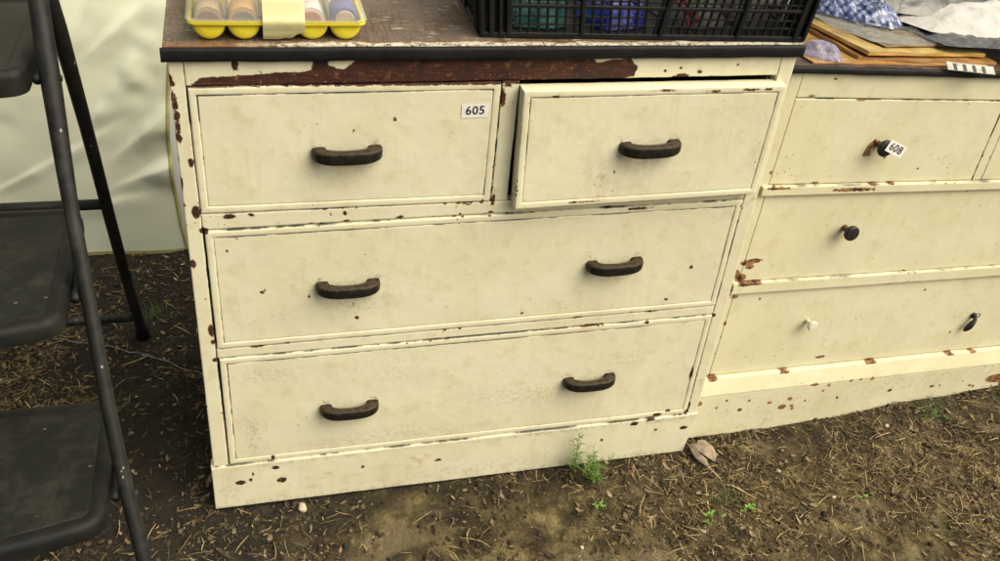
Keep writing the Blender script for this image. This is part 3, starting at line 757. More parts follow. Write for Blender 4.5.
# ---- litter
def scatter_mask(X, Y, kind):
    P = np.stack([X, Y], 1)
    right = np.clip((X - 0.55) / 0.5, 0, 1)
    left = np.clip((-0.17 - X) / 0.08, 0, 1)
    front = np.clip((-0.10 - Y) / 0.12, 0, 1)
    base = {'straw': 0.20 + 0.80 * right + 0.62 * left + 0.16 * front, 'leaf': 0.30 + 0.5 * left + 0.25 * right + 0.3 * front, 'crumb': 0.8 + 0 * X, 'pebble': 0.5 + 0.3 * right}[kind]
    clump = 0.55 + 0.75 * vnoise(P, 7.0, 6, 2)
    inside = ((X > -0.01) & (X < 0.925) & (Y > -0.004) & (Y < 0.46)) | ((X > 0.91) & (X < 2.0) & (Y > 0.028 + 0.068 * (X - 0.95)) & (Y < 0.5))
    return np.where(inside, 0, np.clip(base * clump, 0, 1))
def scatter_pts(n, kind, x0=-0.62, x1=1.95, y0=-0.50, y1=0.95):
    X = rng.uniform(x0, x1, n * 3); Y = rng.uniform(y0, y1, n * 3)
    keep = rng.random(n * 3) < scatter_mask(X, Y, kind)
    return X[keep][:n], Y[keep][:n]
def mat_litter(name, stops, rough=0.8):
    t = NT(name)
    co = t.coord('Object')
    c = t.ramp(t.attr('tint'), stops)
    c = t.mix(t.step(t.noise(co, 160.0, 3), 0.4, 0.7, 0, 0.5), c, (0.05, 0.035, 0.018))
    return t.fin(c, rough, None, Specular_IOR_Level=0.3)
def add_tint(me, tint):
    a = me.attributes.new('tint', 'FLOAT', 'POINT'); a.data.foreach_set('value', tint.astype(np.float32))
# straws: three sided, four joints
def straws(name, X, Y, lmin, lmax, rmin, rmax, mat, lift=0.004, tint_lo=0, tint_hi=1, steep=0.12):
    N = len(X)
    L = lmin + (lmax - lmin) * rng.random(N) ** 2.8
    R = rmin + (rmax - rmin) * rng.random(N) ** 2
    a = rng.uniform(0, 2 * np.pi, N); bend = rng.normal(0, 0.22, N)
    seg = 4
    t = np.linspace(-0.5, 0.5, seg)
    ang = a[:, None] + bend[:, None] * t[None]
    px = X[:, None] + L[:, None] * t * np.cos(ang); py = Y[:, None] + L[:, None] * t * np.sin(ang)
    g = ground_h(px.ravel(), py.ravel()).reshape(N, seg)
    gm_ = np.maximum(g, g.mean(1, keepdims=True) + 0.0005)
    pz = gm_ + R[:, None] + rng.random(N)[:, None] * lift + (t[None] + 0.5) * L[:, None] * (np.abs(rng.normal(0, steep, N))[:, None])
    taper = np.array([0.6, 1, 0.9, 0.35])
    V = np.zeros((N, seg, 3, 3))
    nx = -np.sin(ang); ny = np.cos(ang)
    for k in range(3):
        th = 2 * np.pi * k / 3 + 0.5
        rr = R[:, None] * taper[None]
        V[:, :, k, 0] = px + nx * rr * math.cos(th) * 1.3; V[:, :, k, 1] = py + ny * rr * math.cos(th) * 1.3; V[:, :, k, 2] = pz + rr * math.sin(th)
    base = (np.arange(N) * seg * 3)[:, None]
    F = []
    for s in range(seg - 1):
        for k in range(3):
            F.append(np.stack([s * 3 + k, s * 3 + (k + 1) % 3, (s + 1) * 3 + (k + 1) % 3, (s + 1) * 3 + k]))
    F = np.array(F)[None] + base[:, :, None]
    me = np_mesh(name, V.reshape(-1, 3), F.reshape(-1, 4))
    tint = np.repeat(tint_lo + (tint_hi - tint_lo) * rng.random(N), seg * 3)
    add_tint(me, tint)
    return link(name, me, mat)
M_straw = mat_litter('dry_straw', [(0.0, (0.030, 0.020, 0.010)), (0.45, (0.15, 0.105, 0.040)), (0.8, (0.42, 0.31, 0.13)), (1.0, (0.66, 0.52, 0.26))])
sx_, sy_ = scatter_pts(42000, 'straw')
o = straws('straw', sx_, sy_, 0.004, 0.042, 0.0002, 0.0008, M_straw, 0.006)
setp(o, 'dry straw and grass bits strewn over the dark earth', 'straw', None, 'stuff')
sx_, sy_ = scatter_pts(800, 'straw')
o = straws('twig', sx_, sy_, 0.015, 0.060, 0.0007, 0.0016, M_straw, 0.008, 0.2, 0.95, 0.08)
setp(o, 'thicker dry stalks and twigs lying among the straw', 'twigs', None, 'stuff')
# crumbs of soil and small stones
def lumps(name, X, Y, smin, smax, mat, flat=0.7, power=3.0, sink=0.3):
    phi = (1 + 5 ** 0.5) / 2
    ico = np.array([(-1, phi, 0), (1, phi, 0), (-1, -phi, 0), (1, -phi, 0), (0, -1, phi), (0, 1, phi), (0, -1, -phi), (0, 1, -phi), (phi, 0, -1), (phi, 0, 1), (-phi, 0, -1), (-phi, 0, 1)]) / 1.9
    fc = np.array([(0, 11, 5), (0, 5, 1), (0, 1, 7), (0, 7, 10), (0, 10, 11), (1, 5, 9), (5, 11, 4), (11, 10, 2), (10, 7, 6), (7, 1, 8), (3, 9, 4), (3, 4, 2), (3, 2, 6), (3, 6, 8), (3, 8, 9), (4, 9, 5), (2, 4, 11), (6, 2, 10), (8, 6, 7), (9, 8, 1)])
    N = len(X); S = smin + (smax - smin) * rng.random(N) ** power
    V = ico[None] * (1 + rng.normal(0, 0.18, (N, 12, 1)))
    V = V * np.stack([np.ones(N), rng.uniform(0.6, 1, N), rng.uniform(0.4, flat, N)], 1)[:, None]
    a = rng.uniform(0, 6.28, N); c, s = np.cos(a)[:, None], np.sin(a)[:, None]
    V = np.stack([V[..., 0] * c - V[..., 1] * s, V[..., 0] * s + V[..., 1] * c, V[..., 2]], -1) * S[:, None, None]
    V[..., 0] += X[:, None]; V[..., 1] += Y[:, None]; V[..., 2] += (ground_h(X, Y) + S * sink * 0.5)[:, None]
    F = fc[None] + (np.arange(N) * 12)[:, None, None]
    me = np_mesh(name, V.reshape(-1, 3), F.reshape(-1, 3)); add_tint(me, np.repeat(rng.random(N), 12))
    return link(name, me, mat, smooth=False)
M_crumb = mat_litter('soil_crumbs', [(0.0, (0.014, 0.011, 0.008)), (0.6, (0.045, 0.032, 0.018)), (1.0, (0.10, 0.075, 0.042))], 0.95)
M_pebble = mat_litter('pebbles', [(0.0, (0.08, 0.065, 0.045)), (0.7, (0.16, 0.13, 0.09)), (1.0, (0.42, 0.38, 0.30))], 0.8)
sx_, sy_ = scatter_pts(26000, 'crumb')
setp(lumps('soil_crumb', sx_, sy_, 0.0010, 0.0070, M_crumb, 0.6, 5.0), 'loose dark crumbs of earth covering the ground', 'soil crumbs', None, 'stuff')
sx_, sy_ = scatter_pts(900, 'pebble')
setp(lumps('pebble', sx_, sy_, 0.0012, 0.0075, M_pebble, 0.8, 4.0), 'small pale pebbles scattered in the earth', 'pebbles', None, 'stuff')
# leaf scraps
def scraps(name, X, Y, smin, smax, mat):
    N = len(X); S = smin + (smax - smin) * rng.random(N) ** 2.5
    U = np.array([(-1, 0), (-0.5, 0.42), (0.2, 0.5), (1, 0), (0.3, -0.46), (-0.55, -0.36), (0, 0)], float)
    V = np.zeros((N, 7, 3)); asp = rng.uniform(0.4, 1.1, N)
    V[..., 0] = U[None, :, 0] * S[:, None] * rng.uniform(0.8, 1.2, (N, 7)); V[..., 1] = U[None, :, 1] * (S * asp)[:, None] * rng.uniform(0.7, 1.3, (N, 7))
    curl = rng.normal(0, 0.35, N)
    V[..., 2] = np.abs(curl)[:, None] * (V[..., 0] ** 2 + V[..., 1] ** 2) / S[:, None] + rng.normal(0, 0.08, (N, 7)) * S[:, None]
    a = rng.uniform(0, 6.28, N); c, s = np.cos(a)[:, None], np.sin(a)[:, None]
    tl = rng.normal(0, 0.3, N)[:, None]
    V[..., 2] += V[..., 0] * tl
    V = np.stack([V[..., 0] * c - V[..., 1] * s, V[..., 0] * s + V[..., 1] * c, V[..., 2]], -1)
    V[..., 0] += X[:, None]; V[..., 1] += Y[:, None]
    V[..., 2] += (ground_h(X, Y) + 0.0022)[:, None]
    fc = np.array([(0, 1, 6), (1, 2, 6), (2, 3, 6), (3, 4, 6), (4, 5, 6), (5, 0, 6)])
    F = fc[None] + (np.arange(N) * 7)[:, None, None]
    me = np_mesh(name, V.reshape(-1, 3), F.reshape(-1, 3)); add_tint(me, np.repeat(rng.random(N), 7))
    return link(name, me, mat)
M_leaf = mat_litter('dead_leaves', [(0.0, (0.035, 0.024, 0.012)), (0.5, (0.11, 0.072, 0.034)), (0.86, (0.24, 0.18, 0.095)), (0.985, (0.34, 0.26, 0.15)), (1.0, (0.26, 0.10, 0.04))], 0.75)
sx_, sy_ = scatter_pts(22000, 'leaf')
setp(scraps('leaf_scrap', sx_, sy_, 0.0015, 0.010, M_leaf), 'brown crumbled leaf scraps lying on the earth', 'leaf scraps', None, 'stuff')

# ---- single things on the ground
def gz(x, y): return float(ground_h(np.array([x]), np.array([y]))[0])
def crumpled(name, x, y, z, sx, sy, h, seed, mat, parent=None, n=26, rough=1.0, outline=None, freq=3.0, rot=0.0, fold=0.35, under=True):
    """a crumpled closed lump: domed sheet with ridged folds"""
    vs = []; fs = []
    for j in range(n + 1):
        for i in range(n + 1):
            u = i / n * 2 - 1; v = j / n * 2 - 1
            e = max(abs(u), abs(v))
            q = Vector((u, v, 0))
            if e > 0:
                l = math.sqrt(u * u + v * v); k = e / l
                q = Vector((u * (0.45 * k + 0.55), v * (0.45 * k + 0.55), 0))
            p = Vector((q.x * freq, q.y * freq, seed * 7.3))
            rd = 1 - abs(noise.noise(p)) * 2.2
            rd2 = 1 - abs(noise.noise(p * 2.3 + Vector((3, 1, 0)))) * 2.2
            wob = 1 + 0.16 * noise.noise(Vector((u * 1.3, v * 1.3, seed + 4))) * rough
            dome = max(0.0, 1 - e ** 3.2)
            zz = h * (dome * (1 - fold) + fold * dome ** 0.5 * (0.6 * rd + 0.4 * rd2))
            cr, sr = math.cos(rot), math.sin(rot)
            px, py = q.x * sx * wob, q.y * sy * wob
            vs.append((px * cr - py * sr, px * sr + py * cr, max(zz, 0.0006)))
    N = n + 1
    for j in range(n):
        for i in range(n):
            fs.append((j * N + i, j * N + i + 1, (j + 1) * N + i + 1, (j + 1) * N + i))
    ringi = [i for i in range(N)] + [j * N + n for j in range(1, N)] + [n * N + i for i in range(n - 1, -1, -1)] + [j * N for j in range(n - 1, 0, -1)]
    k0 = len(vs)
    for i in ringi: vs.append((vs[i][0] * 0.96, vs[i][1] * 0.96, 0.0))
    m = len(ringi)
    for k in range(m): fs.append((ringi[k], k0 + k, k0 + (k + 1) % m, ringi[(k + 1) % m]))
    fs.append(tuple(range(k0, k0 + m))[::-1])
    o = MB().add(vs, fs).build(name, mat, parent, (x, y, z))
    return autosmooth(o, 60)

M_dryleaf = mat_simple('dry_leaf', (0.30, 0.235, 0.15), 0.75, (0.17, 0.12, 0.07), 90, 0.5, 200)
b = MB()
def leaf_shape(b, pts, cz, mi=0):
    k = len(pts); c = (sum(p[0] for p in pts) / k, sum(p[1] for p in pts) / k, cz)
    top = [c] + pts
    b.add(top, [(0, i + 1, (i + 1) % k + 1) for i in range(k)], mi)
    bot = [(p[0], p[1], p[2] - 0.0012) for p in top]
    b.add(bot, [(0, (i + 1) % k + 1, i + 1) for i in range(k)], mi)
leaf_shape(b, [(-0.018, 0.006, 0.020), (-0.010, 0.016, 0.026), (0.004, 0.019, 0.022), (0.017, 0.014, 0.012), (0.021, 0.000, 0.006), (0.012, -0.011, 0.003), (-0.001, -0.008, 0.012), (-0.010, -0.004, 0.018)], 0.024)
leaf_shape(b, [(-0.027, 0.012, 0.022), (-0.018, 0.010, 0.028), (-0.013, 0.001, 0.017), (-0.004, -0.010, 0.010), (-0.002, -0.024, 0.002), (-0.011, -0.014, 0.006), (-0.020, -0.003, 0.010)], 0.013)
cl = b.build('dry_leaf', M_dryleaf, None, (0.950, -0.028, gz(0.95, -0.028) + 0.001), (0, 0, 0), fix=False)
cl.scale = (1.3, 1.3, 1.3)
setp(cl, 'large crumpled pale brown dry leaf below where the two chests meet', 'dry leaf')
M_stone = mat_simple('pale_stone', (0.50, 0.43, 0.30), 0.8, (0.32, 0.26, 0.17), 90, 0.5, 200)
def one_stone(x, y, s, label, name='stone', mat=M_stone, sz=0.6):
    import bmesh
    bm = bmesh.new(); bmesh.ops.create_icosphere(bm, subdivisions=3, radius=1)
    sd_ = random.random() * 50
    for v in bm.verts:
        n1 = noise.noise(v.co * 1.2 + Vector((sd_, 0, 0))); n2 = noise.noise(v.co * 3 + Vector((0, sd_, 0)))
        v.co = v.co * (1 + 0.30 * n1 + 0.12 * n2)
        v.co = Vector((round(v.co.x * 4) / 4 * 0.3 + v.co.x * 0.7, v.co.y * 0.75, v.co.z * sz))
        v.co *= s
    me = bpy.data.meshes.new(name); bm.to_mesh(me); bm.free()
    o = link(name, me, mat, None, (x, y, gz(x, y) + s * sz * 0.5), (0, 0, random.uniform(0, 3)), smooth=True)
    return setp(o, label, 'stone', 'loose stones on the earth')
one_stone(0.147, -0.020, 0.0105, 'small white stone tucked under the front edge of the chipped chest', sz=0.8)
one_stone(0.628, -0.199, 0.0045, 'tiny round pale stone on the earth below the feathery weed')
one_stone(1.165, -0.170, 0.0050, 'small pale stone in the straw before the lower chest')
one_stone(0.865, -0.205, 0.0050, 'small pale stone lying near the clover sprouts')
one_stone(1.40, 0.0, 0.0060, 'small pale stone beside straw under the plinth of the lower chest')
# string
M_string = mat_simple('pale_string', (0.42, 0.38, 0.40), 0.6, (0.12, 0.10, 0.10), 120)
pts = []
for i in range(60):
    t_ = i / 59
    x = -0.33 + 0.33 * t_; y = 0.527 - 0.04 * t_ - 0.135 * t_ ** 1.6 + 0.003 * math.sin(t_ * 37)
    pts.append((x, y, gz(x, y) + 0.0035 + 0.0015 * math.sin(t_ * 23)))
setp(MB().tube(pts, 0.0009, 6).build('string', M_string, smooth=True), 'thin pale string lying across the dark earth left of the chipped chest', 'string')

# ---- weeds
def mat_green(name, c1, c2):
    t = NT(name)
    co = t.coord('Object')
    c = t.mix(t.step(t.noise(co, 60.0, 3), 0.35, 0.65), c1, c2)
    t.fin(c, 0.55, None, Specular_IOR_Level=0.3)
    t.b.inputs['Subsurface Weight'].default_value = 0.0
    return t.m
M_weed = mat_green('weed_green', (0.09, 0.16, 0.028), (0.17, 0.25, 0.055))
M_weed_dark = mat_green('weed_dark_green', (0.035, 0.075, 0.014), (0.07, 0.12, 0.025))
M_clover = mat_green('clover_green', (0.10, 0.24, 0.035), (0.17, 0.33, 0.06))
def feathery(x, y, h, n, seed, label, spread=0.03, mat=M_weed, leafy=True):
    rnd = random.Random(seed)
    r = thing('weed', label, 'weed', (x, y, gz(x, y)), (0, 0, 0), 'green weeds in the earth')
    for s in range(n):
        st = MB(); lf = MB()
        a = rnd.uniform(0, 6.28); sp = rnd.uniform(0.2, 1) * spread; hh = h * rnd.uniform(0.45, 1.0)
        bx, by = rnd.uniform(-0.004, 0.004), rnd.uniform(-0.004, 0.004)
        P = lambda t: Vector((bx + math.cos(a) * sp * t ** 1.4, by + math.sin(a) * sp * 0.6 * t ** 1.4, hh * t))
        st.tube([P(k / 6) for k in range(7)], [0.0009 * (1 - 0.7 * k / 6) for k in range(7)], 5)
        m = 11
        for k in range(2, m + 1):
            t_ = k / m; p = P(t_)
            for side in range(2):
                aa = rnd.uniform(0, 6.28); l = rnd.uniform(0.010, 0.020) * (1.15 - 0.6 * t_)
                d = Vector((math.cos(aa), math.sin(aa), rnd.uniform(0.2, 0.9))).normalized()
                q = p + d * l
                w = d.cross(Vector((0.3, 0.2, 1))).normalized()
                def blade(p0, p1, wd):
                    ww = (p1 - p0).cross(Vector((rnd.random(), -1, rnd.random()))).normalized() * wd
                    lf.add([p0 - ww * 0.5, p0 + ww * 0.5, (p0 + p1) / 2 + ww, p1, (p0 + p1) / 2 - ww], [(0, 1, 2, 3, 4)])
                blade(p, q, 0.00035)
                for f in range(5):
                    t2 = 0.25 + 0.17 * f
                    pp = p.lerp(q, t2)
                    for sg in (-1, 1):
                        blade(pp, pp + (w * sg * 0.8 + d).normalized() * l * 0.34 * (1.2 - t2 * 0.5), 0.0004)
        so = st.build('stem', mat, r, fix=False)
        lf.build('leaf', mat, so, fix=False)
    return r
feathery(0.700, -0.050, 0.090, 15, 3, 'feathery green weed growing against the plinth of the chipped chest', 0.055)
feathery(0.668, -0.026, 0.125, 3, 12, 'thin feathery sprig standing tall before the plinth, left of the weed', 0.016)
def clover(x, y, n, seed, label, s=0.0045, spread=0.022, mat=M_clover, name='seedling'):
    rnd = random.Random(seed)
    r = thing(name, label, 'seedling', (x, y, gz(x, y)), (0, 0, 0), 'bright green seedlings in the earth')
    for k in range(n):
        px, py = rnd.uniform(-spread, spread), rnd.uniform(-spread, spread) * 0.6
        hh = rnd.uniform(0.004, 0.012)
        z0 = gz(x + px, y + py) - gz(x, y)
        st = MB().tube([(px * 0.8, py * 0.8, z0 - 0.003), (px, py, z0 + hh)], 0.0005, 5).build('stem', mat, r, fix=False)
        for q in range(rnd.choice((2, 3))):
            a = q * 2.1 + rnd.random(); 
            ds = Vector((math.cos(a), math.sin(a), 0.25)); pr = Vector((-math.sin(a), math.cos(a), 0))
            c0 = Vector((px, py, z0 + hh)); ls = s * rnd.uniform(0.7, 1.2)
            pts = [c0, c0 + ds * ls * 0.6 + pr * ls * 0.5, c0 + ds * ls * 1.25 + pr * ls * 0.42, c0 + ds * ls * 1.5, c0 + ds * ls * 1.25 - pr * ls * 0.42, c0 + ds * ls * 0.6 - pr * ls * 0.5]
            MB().add(pts, [(0, 1, 2, 3, 4, 5)]).build('leaf', mat, st, fix=False)
    return r
clover(0.900, -0.181, 6, 1, 'row of round bright green seedling leaves in front of the dry leaf')
clover(0.972, -0.172, 5, 2, 'tuft of small green seedlings in the dark earth right of the dry leaf', 0.005, 0.016)
clover(1.222, -0.182, 2, 3, 'single bright green seedling alone in the straw', 0.004, 0.006)
clover(1.520, 0.015, 9, 4, 'dark green seedling patch by the plinth at the right edge', 0.0055, 0.03, M_weed_dark)
clover(0.690, -0.118, 4, 5, 'small green seedling just below the feathery weed', 0.004, 0.010)
def grass_tuft(x, y, n, seed, label, h=0.03, spread=0.02, mat=M_weed_dark):
    rnd = random.Random(seed)
    r = thing('grass_tuft', label, 'grass tuft', (x, y, gz(x, y)), (0, 0, 0), 'tufts of thin green grass')
    for k in range(n):
        a = rnd.uniform(0, 6.28); px, py = rnd.uniform(-spread, spread) * 0.4, rnd.uniform(-spread, spread) * 0.4
        hh = h * rnd.uniform(0.4, 1); ln = rnd.uniform(0.3, 1.2) * spread
        vs = []; wv = Vector((-math.sin(a), math.cos(a), 0)) * 0.0009
        for i in range(4):
            t_ = i / 3; p = Vector((px + math.cos(a) * ln * t_ ** 1.6, py + math.sin(a) * ln * t_ ** 1.6, hh * t_ * (1 - 0.25 * t_) - 0.002))
            vs += [p - wv * (1 - 0.85 * t_), p + wv * (1 - 0.85 * t_)]
        MB().add(vs, [(2 * i, 2 * i + 1, 2 * i + 3, 2 * i + 2) for i in range(3)]).build('blade', mat, r, fix=False)
    return r
grass_tuft(0.948, -0.140, 22, 1, 'small dark green grass tuft right of the dry leaf', 0.035, 0.035)
grass_tuft(0.655, -0.232, 14, 2, 'short grass tuft at the bottom edge below the weed', 0.022, 0.02)
grass_tuft(1.535, 0.03, 30, 3, 'leafy grass tuft beside the plinth of the lower chest', 0.03, 0.045)
grass_tuft(-0.135, 0.60, 26, 4, 'pale green grass tuft behind the rear leg of the stool', 0.03, 0.05)
grass_tuft(-0.20, 0.30, 26, 5, 'grass tuft growing between the legs of the stool', 0.03, 0.05)
grass_tuft(1.02, -0.06, 12, 6, 'sparse grass blades among straw under the lower chest', 0.02, 0.03)

# ------------------------------------------------------------ step stool
def mat_stool():
    t = NT('black_painted_steel'); co = t.coord('Object')
    c = t.mix(t.step(t.noise(co, 70.0, 4), 0.35, 0.68), (0.010, 0.0105, 0.009), (0.019, 0.019, 0.015))
    c = t.mix(t.math('MULTIPLY', t.step(t.noise(t.coord('Object', (1, 1, 0.35)), 14.0, 4, 0.6), 0.52, 0.7), 0.35), c, (0.07, 0.068, 0.055))
    v = t.voro(t.coord('Object', (1.6, 1.6, 0.8)), 42.0)
    nick = t.math('MULTIPLY', t.step(v, 0.13, 0.07), t.step(t.noise(co, 23.0, 2), 0.50, 0.56))
    c = t.mix(nick, c, (0.26, 0.25, 0.20))
    return t.fin(c, t.math('MULTIPLY_ADD', t.noise(co, 40.0, 3), 0.25, 0.42), t.bump(t.math('ADD', t.noise(co, 200.0, 4), t.math('MULTIPLY', nick, -1.0)), 0.2, 0.0006), Specular_IOR_Level=0.26)
M_stool = mat_stool()
M_tread = mat_simple('black_plastic_tread', (0.0065, 0.007, 0.0055), 0.6, (0.013, 0.013, 0.0095), 30, 0.15, 260, 0.0004, Specular_IOR_Level=0.22)
def mat_treadmat():
    t = NT('ribbed_tread_mat')
    co = t.coord('Object')
    d = t.step(t.noise(co, 22.0, 5, 0.7), 0.42, 0.72)
    c = t.mix(d, (0.009, 0.010, 0.0075), (0.026, 0.026, 0.018))
    c = t.mix(t.math('MULTIPLY', t.step(t.voro(t.coord('Object', (1, 2.2, 1), (0, 0, 0.7)), 30.0), 0.12, 0.03), t.step(t.noise(co, 17.0, 3), 0.52, 0.6)), c, (0.20, 0.19, 0.15))
    w = t.new('ShaderNodeTexWave'); w.inputs['Scale'].default_value = 110; w.bands_direction = 'Y'; t.l.new(co, w.inputs['Vector'])
    h = t.math('ADD', t.math('MULTIPLY', w.outputs['Fac'], 0.5), t.noise(co, 180.0, 3))
    return t.fin(c, t.math('MULTIPLY_ADD', d, 0.2, 0.6), t.bump(h, 0.4, 0.0006), Specular_IOR_Level=0.22)
M_treadmat = mat_treadmat()
SX = -0.325      # middle of the stool
stool = thing('step_stool', 'black folding step stool with three plastic treads, left of the chipped chest', 'step stool', (SX, 0.1, 0))
def sw(p): return (p[0] - SX, p[1] - 0.1, p[2])
def tread(xc, hw, yb, yf, z, bow, rc, skirt=0.026):
    """tread outline: rounded rectangle with a bowed front"""
    out = []
    def corner(cx, cy, a0, a1, n=7):
        for k in range(n + 1):
            a = a0 + (a1 - a0) * k / n
            out.append((cx + rc * math.cos(a), cy + rc * math.sin(a)))
    corner(hw - rc, yb - rc, math.pi / 2, 0)                    # back right
    fr = lambda x: yf + bow * x * x
    xe = hw - 0.004
    # right side down to the front corner
    r2 = rc * 0.95
    yc = fr(hw - r2) + r2
    for k in range(8):
        a = 0 - (math.pi / 2 - 0.28) * k / 7
        out.append((hw - r2 + r2 * math.cos(a), yc + r2 * math.sin(a)))
    for k in range(1, 16):
        x = (hw - r2) * (1 - 2 * k / 16)
        out.append((x, fr(x)))
    for k in range(7, -1, -1):
        a = 0 - (math.pi / 2 - 0.28) * k / 7
        out.append((-(hw - r2 + r2 * math.cos(a)), yc + r2 * math.sin(a)))
    for k in range(8):
        a = math.pi - (math.pi / 2) * k / 7
        out.append((-(hw - rc) + rc * math.cos(a), yb - rc + rc * math.sin(a)))
    P = [Vector((x, y, 0)) for x, y in out]
    n = len(P)
    nr = []
    for i in range(n):
        t_ = (P[(i + 1) % n] - P[i - 1]).normalized()
        nr.append(Vector((t_.y, -t_.x, 0)))
    c = sum(P, Vector()) / n
    if nr[0].dot(P[0] - c) < 0: nr = [-v for v in nr]
    loops = [(-0.024, -0.0022), (-0.0215, -0.0022), (-0.0200, -0.0008), (-0.013, 0.0006), (-0.006, -0.0008), (-0.002, -0.0045), (0.0, -0.010), (0.0, -skirt), (-0.003, -skirt), (-0.004, -0.010), (-0.02, -0.006)]
    vs = []; fs = []
    for (off, dz) in loops:
        for i in range(n):
            p = P[i] + nr[i] * off
            vs.append((xc + p.x, p.y, z + dz))
    for l in range(len(loops) - 1):
        for i in range(n):
            fs.append((l * n + i, l * n + (i + 1) % n, (l + 1) * n + (i + 1) % n, (l + 1) * n + i))
    fs.append(tuple(range(n)))
    fs.append(tuple(range((len(loops) - 1) * n, len(loops) * n)))
    o = MB().add([sw(v) for v in vs], fs).build('tread', M_tread, stool)
    autosmooth(o, 60)
    ms = []; mf = []
    for (off, dz) in ((-0.0245, -0.0012), (-0.0225, -0.0021)):
        for i in range(n):
            p = P[i] + nr[i] * off; ms.append((xc + p.x, p.y, z + dz))
    for i in range(n): mf.append((i, (i + 1) % n, n + (i + 1) % n, n + i))
    mf.append(tuple(range(n)))
    MB().add([sw(v) for v in ms], mf).build('mat', M_treadmat, o)
    return o
tread(SX, 0.196, -0.012, -0.300, 0.292, 0.95, 0.040)
tread(SX, 0.171, 0.135, -0.185, 0.556, 1.05, 0.034)
tread(SX, 0.147, 0.318, 0.005, 0.818, 1.3, 0.026, 0.034)
# frame; the right hand side is the one in view
front_path = [(-0.158, 0.135, 0.980), (-0.1555, 0.088, 0.893), (-0.1490, 0.035, 0.789), (-0.1410, -0.030, 0.660), (-0.1310, -0.085, 0.550), (-0.1185, -0.155, 0.411), (-0.1075, -0.202, 0.316), (-0.094, -0.248, 0.225), (-0.082, -0.290, 0.140), (-0.066, -0.355, 0.004)]
rear_path = [(-0.160, 0.165, 0.900), (-0.158, 0.185, 0.846), (-0.156, 0.205, 0.795), (-0.155, 0.279, 0.613), (-0.156, 0.368, 0.389), (-0.1555, 0.442, 0.204), (-0.153, 0.524, 0.004)]
rs_f = [0.0128, 0.0128, 0.0128, 0.0102, 0.0100, 0.0100, 0.0102, 0.0104, 0.0106, 0.0106]
rs_r = [0.0125, 0.0125, 0.0120, 0.0105, 0.0105, 0.0105, 0.0105]
def resample(P, R, k=4):
    out = []; rr = []
    n = len(P)
    for i in range(n - 1):
        for j in range(k):
            t_ = j / k
            p0 = Vector(P[max(i - 1, 0)]); p1 = Vector(P[i]); p2 = Vector(P[i + 1]); p3 = Vector(P[min(i + 2, n - 1)])
            out.append(0.5 * ((2 * p1) + (p2 - p0) * t_ + (2 * p0 - 5 * p1 + 4 * p2 - p3) * t_ ** 2 + (3 * p1 - p0 - 3 * p2 + p3) * t_ ** 3))
            rr.append(R[i] * (1 - t_) + R[i + 1] * t_)
    out.append(Vector(P[-1])); rr.append(R[-1]); return out, rr
for side in (1, -1):
    mir = lambda p: (p[0], p[1], p[2]) if side == 1 else (2 * SX - p[0], p[1], p[2])
    P, R = resample(front_path, rs_f)
    MB().tube([sw(mir(p)) for p in P], R, 16).build('front_rail', M_stool, stool, smooth=True)
    P, R = resample(rear_path, rs_r)
    MB().tube([sw(mir(p)) for p in P], R, 16).build('rear_leg', M_stool, stool, smooth=True)
    for fp in (front_path[-1], rear_path[-1]):
        q = sw(mir(fp))
        f = MB().tube([(q[0], q[1], 0.028), (q[0], q[1], 0.012), (q[0], q[1], -0.006)], [0.0135, 0.0145, 0.0150], 14).build('rubber_foot', M_tread, stool, smooth=True)
    # brackets and rivets between treads and rails
    for (z, fx, yy0, yy1) in ((0.278, -0.1045, -0.215, -0.10), (0.540, -0.1300, -0.092, 0.03), (0.80, -0.1500, 0.04, 0.20)):
        a = sw(mir((fx - 0.016 * 1, yy0, z))); c_ = sw(mir((fx - 0.020, yy1, z)))
        MB().tube([a, c_], 0.006, 10).build('bracket', M_stool, stool, smooth=True)
        rv = sw(mir((fx + 0.010, yy0 + 0.006, z)))
        MB().lathe([(0.006, 0), (0.006, 0.002), (0.003, 0.004)], 12, 0, Matrix.Translation(rv) @ Matrix.Rotation(R_(90 * side), 4, 'Y')).build('rivet', M_stool, stool, smooth=True)
    hp = sw(mir((-0.155, 0.125, 0.905)))
for (y, z, x, r) in ((0.352, 0.432, -0.160, 0.0098), (0.497, 0.070, -0.158, 0.0090)):
    MB().tube([sw((x, y, z)), sw((2 * SX - x, y, z))], r, 14).build('crossbar', M_stool, stool, smooth=True)
hoop = [(-0.158, 0.135, 0.980), (-0.161, 0.165, 1.05), (-0.175, 0.185, 1.10), (-0.205, 0.20, 1.13), (SX, 0.205, 1.14)]
hoop = hoop + [(2 * SX - x, y, z) for (x, y, z) in hoop[-2::-1]]
P, R = resample(hoop, [0.013] * len(hoop))
MB().tube([sw(p) for p in P], R, 14).build('hand_hoop', M_stool, stool, smooth=True)

